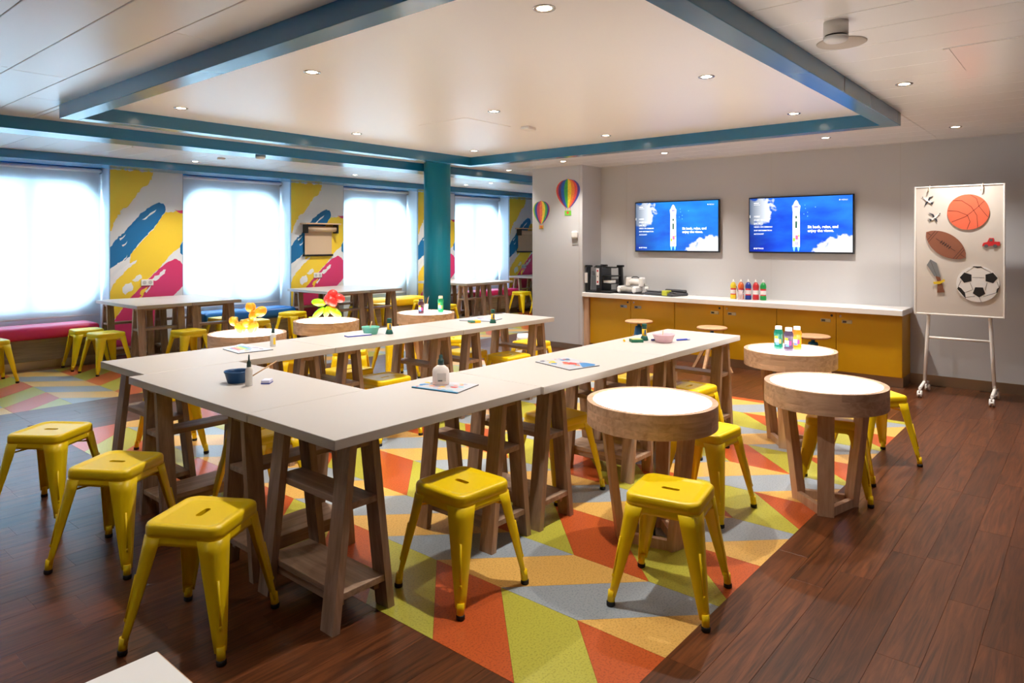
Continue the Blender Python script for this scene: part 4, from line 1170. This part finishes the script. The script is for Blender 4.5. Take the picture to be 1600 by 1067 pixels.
MB().tube([(-0.14, 0, 0.006), (-0.17, 0, 0.004), (-0.19, 0.005, 0.004)], 0.004, 6).build('tail_end', GB, t)

# ------------------------------------------------------------------ things on the craft tables
ZT = 0.7602
def bowl(label, x, y, r, h, rgb, stick=None, rot=0.0):
    t = thing('craft_bowl', label, 'bowl', (x, y, ZT), rot)
    MB().lathe([(r * 0.70, 0), (r * 0.74, 0.004), (r * 0.95, h * 0.85), (r, h * 0.88), (r, h), (r * 0.94, h), (r * 0.90, h * 0.8), (r * 0.68, 0.008), (0.001, 0.007)], 32, cap=True).build('bowl_body', mat('bowl_%d_%d_%d' % rgb, rgb, 0.35), t)
    if stick:
        MB().tube(stick, 0.0035, 8).build('wooden_stick', mat('stick_wood', (206, 166, 124), 0.6), t)
bowl('dark blue craft bowl on the left side table', 1.845, 3.46, 0.066, 0.062, (14, 70, 118), [(0.03, -0.03, 0.01), (0.17, -0.10, 0.10)])
bowl('teal craft bowl with a wooden stick on the back row', 3.50, 4.45, 0.072, 0.060, (112, 196, 176), [(-0.02, 0.0, 0.01), (0.02, 0.01, 0.10)])
bowl('translucent pink craft bowl with a wooden stick on the near row far table', 4.61, 2.44, 0.082, 0.062, (226, 186, 196), [(-0.03, 0.0, 0.01), (0.03, 0.02, 0.085)])
CLG = mat('clear_glue', (228, 224, 218), 0.25, alpha=0.8)
DKC = mat('dark_green_cap', (14, 52, 50), 0.4)
def glue_bottle(label, x, y, h, r, lab=True):
    t = thing('glue_bottle', label, 'bottle', (x, y, ZT), atan2(-y, -x))
    MB().lathe([(r * 0.95, 0), (r, 0.004), (r, h * 0.48), (r * 0.8, h * 0.56), (r * 0.5, h * 0.62)], 24).build('bottle_body', CLG, t)
    MB().lathe([(r * 0.62, h * 0.60), (r * 0.55, h * 0.76), (r * 0.25, h * 0.80), (r * 0.16, h * 0.97), (r * 0.1, h)], 16).build('cap', DKC, t)
    if lab:
        m = MB(); q = r * 1.01; pts = [(0.1 + 0.9 * i / 6) for i in range(7)]
        m.loft([[(q * cos(a), q * sin(a), h * 0.1) for a in pts], [(q * cos(a), q * sin(a), h * 0.4) for a in pts]], cap=False, close=False, smooth=True)
        m.build('label', LBL['y'], t)
glue_bottle('small clear glue bottle with dark pointed cap beside the dark blue bowl', 1.842, 3.335, 0.16, 0.018, False)
glue_bottle('small clear glue bottle with yellow label beside the paper on the back row', 2.64, 4.45, 0.16, 0.020)
t = thing('glue_bottle', 'large white school glue bottle standing on the blue edged magazine', 'bottle', (2.475, 2.575, ZT + 0.0065), atan2(-2.57, -2.47))
rg = []
for sx, sy, z in ((0.040, 0.022, 0), (0.043, 0.024, 0.005), (0.043, 0.024, 0.07), (0.038, 0.023, 0.085), (0.022, 0.018, 0.098), (0.016, 0.016, 0.102)):
    rg.append([(sy * cos(2 * pi * i / 28), sx * sin(2 * pi * i / 28), z) for i in range(28)])
MB().loft(rg, smooth=True).build('bottle_body', mat('milky_glue', (232, 222, 214), 0.35), t)
MB().lathe([(0.016, 0.101), (0.0155, 0.128), (0.010, 0.131), (0.0095, 0.150), (0.007, 0.153)], 18).build('cap', DKC, t)
MB().box(0.0238, 0.0246, -0.018, 0.026, 0.02, 0.062).build('label', mat('glue_label', (196, 190, 184), 0.5), t)
MB().box(0.0246, 0.025, -0.014, 0.008, 0.02, 0.028).build('barcode', mat('barcode_grey', (110, 108, 108), 0.5), t)
def glue_stick(label, x, y):
    t = thing('glue_stick', label, 'glue stick', (x, y, ZT), atan2(-y, -x), 'green and yellow glue sticks')
    MB().lathe([(0.030, 0), (0.030, 0.008), (0.022, 0.032), (0.018, 0.036)], 20).build('base', mat('glue_green', (12, 78, 66), 0.4), t)
    MB().lathe([(0.0175, 0.036), (0.0175, 0.088)], 20).build('barrel', mat('glue_yellow', (240, 196, 24), 0.4), t)
    MB().lathe([(0.0185, 0.088), (0.0185, 0.122), (0.016, 0.125)], 20).build('cap', mat('glue_green', (12, 78, 66), 0.4), t)
    m = MB(); q = 0.0178; pts = [(0.0 + 0.8 * i / 5) for i in range(6)]
    m.loft([[(q * cos(a), q * sin(a), 0.045) for a in pts], [(q * cos(a), q * sin(a), 0.082) for a in pts]], cap=False, close=False, smooth=True)
    m.build('label', mat('label_slate', (60, 90, 130), 0.5), t)
glue_stick('green and yellow glue stick beside the teal bowl', 3.60, 4.34)
glue_stick('green and yellow glue stick by the papers at the right of the back row', 4.69, 4.20)
glue_stick('green and yellow glue stick by the pink bowl on the near row', 4.60, 2.595)
t = thing('craft_box', 'small white and violet eraser box beside the clear glue bottle', 'box', (1.935, 3.32, ZT), 0.75)
MB().rbox(-0.03, 0.03, -0.022, 0.022, 0, 0.02, 0.003).build('carton', mat('pale_lilac', (206, 206, 232), 0.4), t)
MB().box(-0.0305, 0.0305, -0.0225, 0.0225, 0.0, 0.006).build('base_band', mat('royal_blue', (44, 62, 170), 0.4), t)
MB().box(-0.012, 0.018, -0.014, 0.014, 0.02, 0.0206).build('label', WPLA, t)
t = thing('craft_box', 'flat white and blue marker box left of the teal bowl', 'box', (3.37, 4.44, ZT), -0.22)
MB().rbox(-0.10, 0.10, -0.035, 0.035, 0, 0.012, 0.002).build('carton', mat('pale_lid', (218, 224, 240), 0.35), t)
MB().box(-0.1005, 0.1005, -0.0355, 0.0355, 0.0, 0.008).build('base_band', mat('royal_blue', (44, 62, 170), 0.4), t)
t = thing('craft_box', 'small yellow crayon box on the back row right table', 'box', (4.60, 4.345, ZT), -0.35)
MB().rbox(-0.05, 0.05, -0.035, 0.035, 0, 0.022, 0.002).build('carton', mat('crayon_yellow', (244, 190, 20), 0.5), t)
MB().box(-0.0505, -0.01, -0.0355, 0.0355, 0.004, 0.0225).build('flap', mat('crayon_green', (70, 130, 110), 0.5), t)
t = thing('craft_box', 'small green and yellow crayon box left of the glue stick on the near row', 'box', (4.49, 2.60, ZT), -0.75)
MB().rbox(-0.045, 0.045, -0.035, 0.035, 0, 0.022, 0.002).build('carton', mat('crayon_green_dark', (26, 104, 74), 0.5), t)
MB().box(-0.035, 0.04, -0.025, 0.03, 0.022, 0.0228).build('label', mat('crayon_tan', (206, 190, 90), 0.5), t)
t = thing('crayon', 'yellow crayon beside the green crayon box', 'crayon', (4.46, 2.685, ZT + 0.0075), 0.6)
MB().tube([(-0.03, 0, 0), (0.03, 0, 0)], 0.0072, 10).build('crayon_body', mat('crayon_yellow', (244, 190, 20), 0.5), t)
for i, (x, y, a) in enumerate(((4.66, 2.52, -0.55), (4.78, 2.375, -0.5))):
    t = thing('marker_pen', ('violet marker pen left of the pink bowl', 'blue marker pen right of the pink bowl')[i], 'pen', (x, y, ZT + 0.007), a)
    MB().tube([(-0.05, 0, 0), (0.04, 0, 0)], 0.0065, 10).build('barrel', mat('marker_violet', (70, 64, 160), 0.4) if i == 0 else mat('marker_blue', (60, 80, 190), 0.4), t)
    MB().tube([(0.04, 0, 0), (0.065, 0, 0)], 0.007, 10).build('cap', mat('marker_cap', (40, 40, 120), 0.4) if i == 0 else mat('marker_pale', (170, 180, 220), 0.4), t)

def mag(label, corners, base, spine, seed, name='magazine'):
    """thin booklet with a printed cover; corners given in the room"""
    cx = sum(p[0] for p in corners) / 4; cy = sum(p[1] for p in corners) / 4
    t = thing(name, label, 'booklet', (cx, cy, ZT), 0)
    P = [(x - cx, y - cy) for x, y in corners]
    MB().slab(P, 0, 0.005).build('pages', mat('page_edge_grey', (96, 92, 92), 0.5), t)
    cv = MB().slab(P, 0.005, 0.0058).build('cover', mat('cover_%d' % seed, base, 0.3), t)
    if spine:
        a, b, c, d = P
        q = 0.06
        e = (b[0] + (c[0] - b[0]) * q, b[1] + (c[1] - b[1]) * q); f = (a[0] + (d[0] - a[0]) * q, a[1] + (d[1] - a[1]) * q)
        MB().slab([a, b, e, f], 0.0, 0.0062).build('spine', mat('spine_blue', (26, 140, 190), 0.4), t)
    R = random.Random(seed)
    cols = [(220, 60, 60), (60, 130, 190), (240, 190, 50), (150, 140, 160), (236, 150, 120), (120, 180, 200), (90, 90, 110), (230, 120, 60)]
    def pt(u, v):
        a, b, c, d = P
        return tuple((1 - u) * (1 - v) * a[i] + u * (1 - v) * b[i] + u * v * c[i] + (1 - u) * v * d[i] for i in (0, 1))
    for k in range(26):
        u, v = R.uniform(0.06, 0.85), R.uniform(0.12, 0.88)
        n = R.randint(4, 7); s = R.uniform(0.03, 0.09)
        pl = [pt(min(max(u + s * R.uniform(.6, 1.3) * cos(2 * pi * i / n), 0.02), 0.98), min(max(v + s * R.uniform(.6, 1.3) * sin(2 * pi * i / n), 0.1), 0.98)) for i in range(n)]
        MB().slab(pl, 0.0058, 0.0059 + 0.00002 * k).build('printed_patch', mat('print_%d' % (k % 8), cols[k % 8], 0.3), cv)
    return t, pt, cv
mag('activity magazine with blue spine edge under the white glue bottle', [(2.344, 2.652), (2.393, 2.378), (2.61, 2.435), (2.511, 2.704)], (190, 190, 196), True, 1)
tt, pt, cv = mag('activity magazine with a red and blue cover on the near row middle table', [(3.334, 2.635), (3.245, 2.315), (3.478, 2.262), (3.59, 2.586)], (182, 186, 194), False, 2)
MB().slab([pt(0.5, 0.5), pt(0.62, 0.42), pt(0.72, 0.55), pt(0.62, 0.68), pt(0.48, 0.62)], 0.0064, 0.0067).build('printed_patch', mat('print_0', (220, 60, 60), 0.3), cv)
MB().slab([pt(0.62, 0.75), pt(0.98, 0.45), pt(0.98, 0.85), pt(0.9, 0.98), pt(0.7, 0.9)], 0.0064, 0.0067).build('printed_patch', mat('print_1', (60, 130, 190), 0.3), cv)
tt, pt, cv = mag('colouring sheet with a rainbow patch on the left end of the back row', [(2.342, 4.587), (2.314, 4.327), (2.551, 4.297), (2.548, 4.711)], (192, 196, 206), False, 3, 'activity_sheet')
for k, c in enumerate(((226, 60, 60), (240, 150, 40), (244, 214, 60), (110, 190, 90), (60, 140, 210))):
    MB().slab([pt(0.15 + 0.02 * k, 0.25 + 0.1 * k), pt(0.6, 0.2 + 0.1 * k), pt(0.62, 0.29 + 0.1 * k), pt(0.15 + 0.02 * k, 0.34 + 0.1 * k)], 0.0066, 0.0068 + 0.00002 * k).build('printed_patch', mat('rainbow_%d' % k, c, 0.3), cv)
mag('spread of drawing papers at the right of the back row', [(4.62, 4.56), (4.76, 4.28), (5.0, 4.36), (4.93, 4.62)], (188, 190, 200), False, 4, 'activity_sheet')

# ================================================================== CEILING FITTINGS
def downlight(label, x, y, power=DOWNLIGHT_W, z=ZC, group='recessed ceiling downlights', lit=True, ang=118):
    t = thing('ceiling_downlight', label, 'ceiling light', (x, y, z), 0, group)
    MB().lathe([(0.034, 0.004), (0.036, -0.003), (0.05, -0.0045), (0.053, -0.001), (0.053, 0.0005)], 32, cap=False).build('trim_ring', CHROME, t)
    MB().lathe([(0.0005, -0.0012), (0.034, -0.0012), (0.034, 0.0), (0.0005, 0.0)], 24, smooth=False).build('lens', LENS, t)
    ld = bpy.data.lights.new('downlight_lamp', 'SPOT')
    ld.energy = power; ld.color = WARM
    ld.spot_size = radians(ang); ld.spot_blend = 0.85; ld.shadow_soft_size = 0.03
    l = bpy.data.objects.new('downlight_lamp', ld); C.objects.link(l)
    l.parent = t; l.location = (0, 0, -0.012)
rows = ['near', 'middle', 'far']; cols = ['left', 'centre', 'right']
for i, x in enumerate((2.49, 4.195, 5.87)):
    for j, y in enumerate((5.55, 3.745, 1.917)):
        downlight('recessed downlight in the framed ceiling bay, %s row from the camera side, %s of three' % (rows[i], cols[j]), x, y)
for x, y, lab in ((5.251, 0.992, 'recessed downlight right of the framed bay, above the round light tables'), (7.513, 1.001, 'recessed downlight nearest the easel board'),
                  (7.443, 2.116, 'recessed downlight in front of the right television'), (7.485, 3.953, 'recessed downlight in front of the left television'), (7.397, 5.38, 'recessed downlight in front of the pier by the large balloon'),
                  (4.261, 9.083, 'recessed downlight over the leftmost window table'), (6.753, 8.972, 'recessed downlight over the second window table'), (9.308, 9.011, 'recessed downlight right of the teal column, nearer the windows'),
                  (9.295, 8.372, 'recessed downlight right of the teal column, nearer the beam'), (7.803, 6.67, 'recessed downlight between the framed bay and the pier')):
    downlight(lab, x, y, DOWNLIGHT_W * (0.62 if 'easel' in lab or 'pier' in lab else 1.0))

for i, (x, y) in enumerate(((0.35, 0.75), (0.6, 3.2), (-1.3, 2.4), (2.2, -1.4), (4.6, -1.6), (0.3, 6.4))):  # unseen fill lights, added around the camera to brighten the room
    downlight('added unseen fill downlight, %s' % ('above the camera', 'left of the front stools', 'far left behind the camera', 'right behind the camera', 'at the far right behind the camera', 'left of the window beams')[i], x, y, (60, 22, 40, 40, 50, 40)[i], ang=(76, 118, 118, 118, 118, 118)[i])
t = thing('ceiling_loudspeaker', 'round flush ceiling loudspeaker at the upper right', 'loudspeaker', (3.94, 1.04, ZC), 0)
MB().lathe([(0.0005, -0.006), (0.118, -0.006), (0.123, -0.003), (0.123, 0.0)], 48).build('grille', mat('warm_grey_mesh', (196, 186, 176), 0.6, bump=0.4, scale=400), t)
t = thing('smoke_detector', 'white cylindrical ceiling detector in front of the loudspeaker', 'detector', (3.56, 0.965, ZC), 0)
MB().lathe([(0.056, 0.0), (0.056, -0.062), (0.05, -0.064)], 32).build('mount', WPLA, t)
MB().lathe([(0.05, -0.062), (0.05, -0.072)], 32).build('sensor_gap', BPLA, t)
MB().lathe([(0.056, -0.072), (0.055, -0.085), (0.045, -0.094), (0.001, -0.096)], 32).build('sensor_cap', WPLA, t)
t = thing('ceiling_sensor', 'small white box sensor on the framed ceiling bay', 'sensor', (4.98, 4.02, ZC), 0.2)
MB().rbox(-0.07, 0.07, -0.045, 0.045, -0.03, 0, 0.006).build('housing', WPLA, t)
for x, y, lab in ((4.07, 7.12, 'small white detector on the underside of the middle teal beam'),):
    t = thing('smoke_detector', lab, 'detector', (x, y, ZB), 0)
    MB().lathe([(0.055, 0.0), (0.055, -0.02), (0.04, -0.032), (0.001, -0.034)], 28).build('housing', WPLA, t)
t = thing('smoke_detector', 'small round detector beside the leftmost window table downlight', 'detector', (4.313, 8.482, ZC), 0)
MB().lathe([(0.05, 0.0), (0.05, -0.012), (0.035, -0.02), (0.001, -0.021)], 28).build('housing', WPLA, t)
spk = [(2.05, 7.75), (3.05, 7.95), (5.2, 7.85), (8.6, 7.75)]
for i, (x, y) in enumerate(spk):
    t = thing('sprinkler_head', ['small sprinkler head at far left of the window side ceiling', 'small sprinkler head second from left of the window side ceiling', 'small sprinkler head in the middle of the window side ceiling', 'small sprinkler head right of the teal column'][i], 'sprinkler', (x, y, ZC), 0)
    MB().lathe([(0.012, 0), (0.012, -0.012), (0.005, -0.014), (0.005, -0.035), (0.014, -0.037), (0.014, -0.04)], 12).build('head', CHROME, t)
# access hatches
t = thing('ceiling_hatch', 'square access hatch faintly outlined in the framed ceiling bay', 'hatch', (4.55, 4.42, ZC), 0)
MB().rbox(-0.3, 0.3, -0.3, 0.3, -0.0025, 0, 0.001).build('hatch_door', CEILS, t)
t = thing('ceiling_hatch', 'access hatch in the panelled ceiling at the upper right', 'hatch', (4.745, 0.25, ZC), 0)
MB().rbox(-0.316, 0.316, -0.36, 0.39, -0.003, 0, 0.001).build('hatch_door', CEIL, t)
MB().box(-0.316, 0.316, 0.37, 0.40, -0.006, 0.0).build('hinge_strip', CEIL, t)
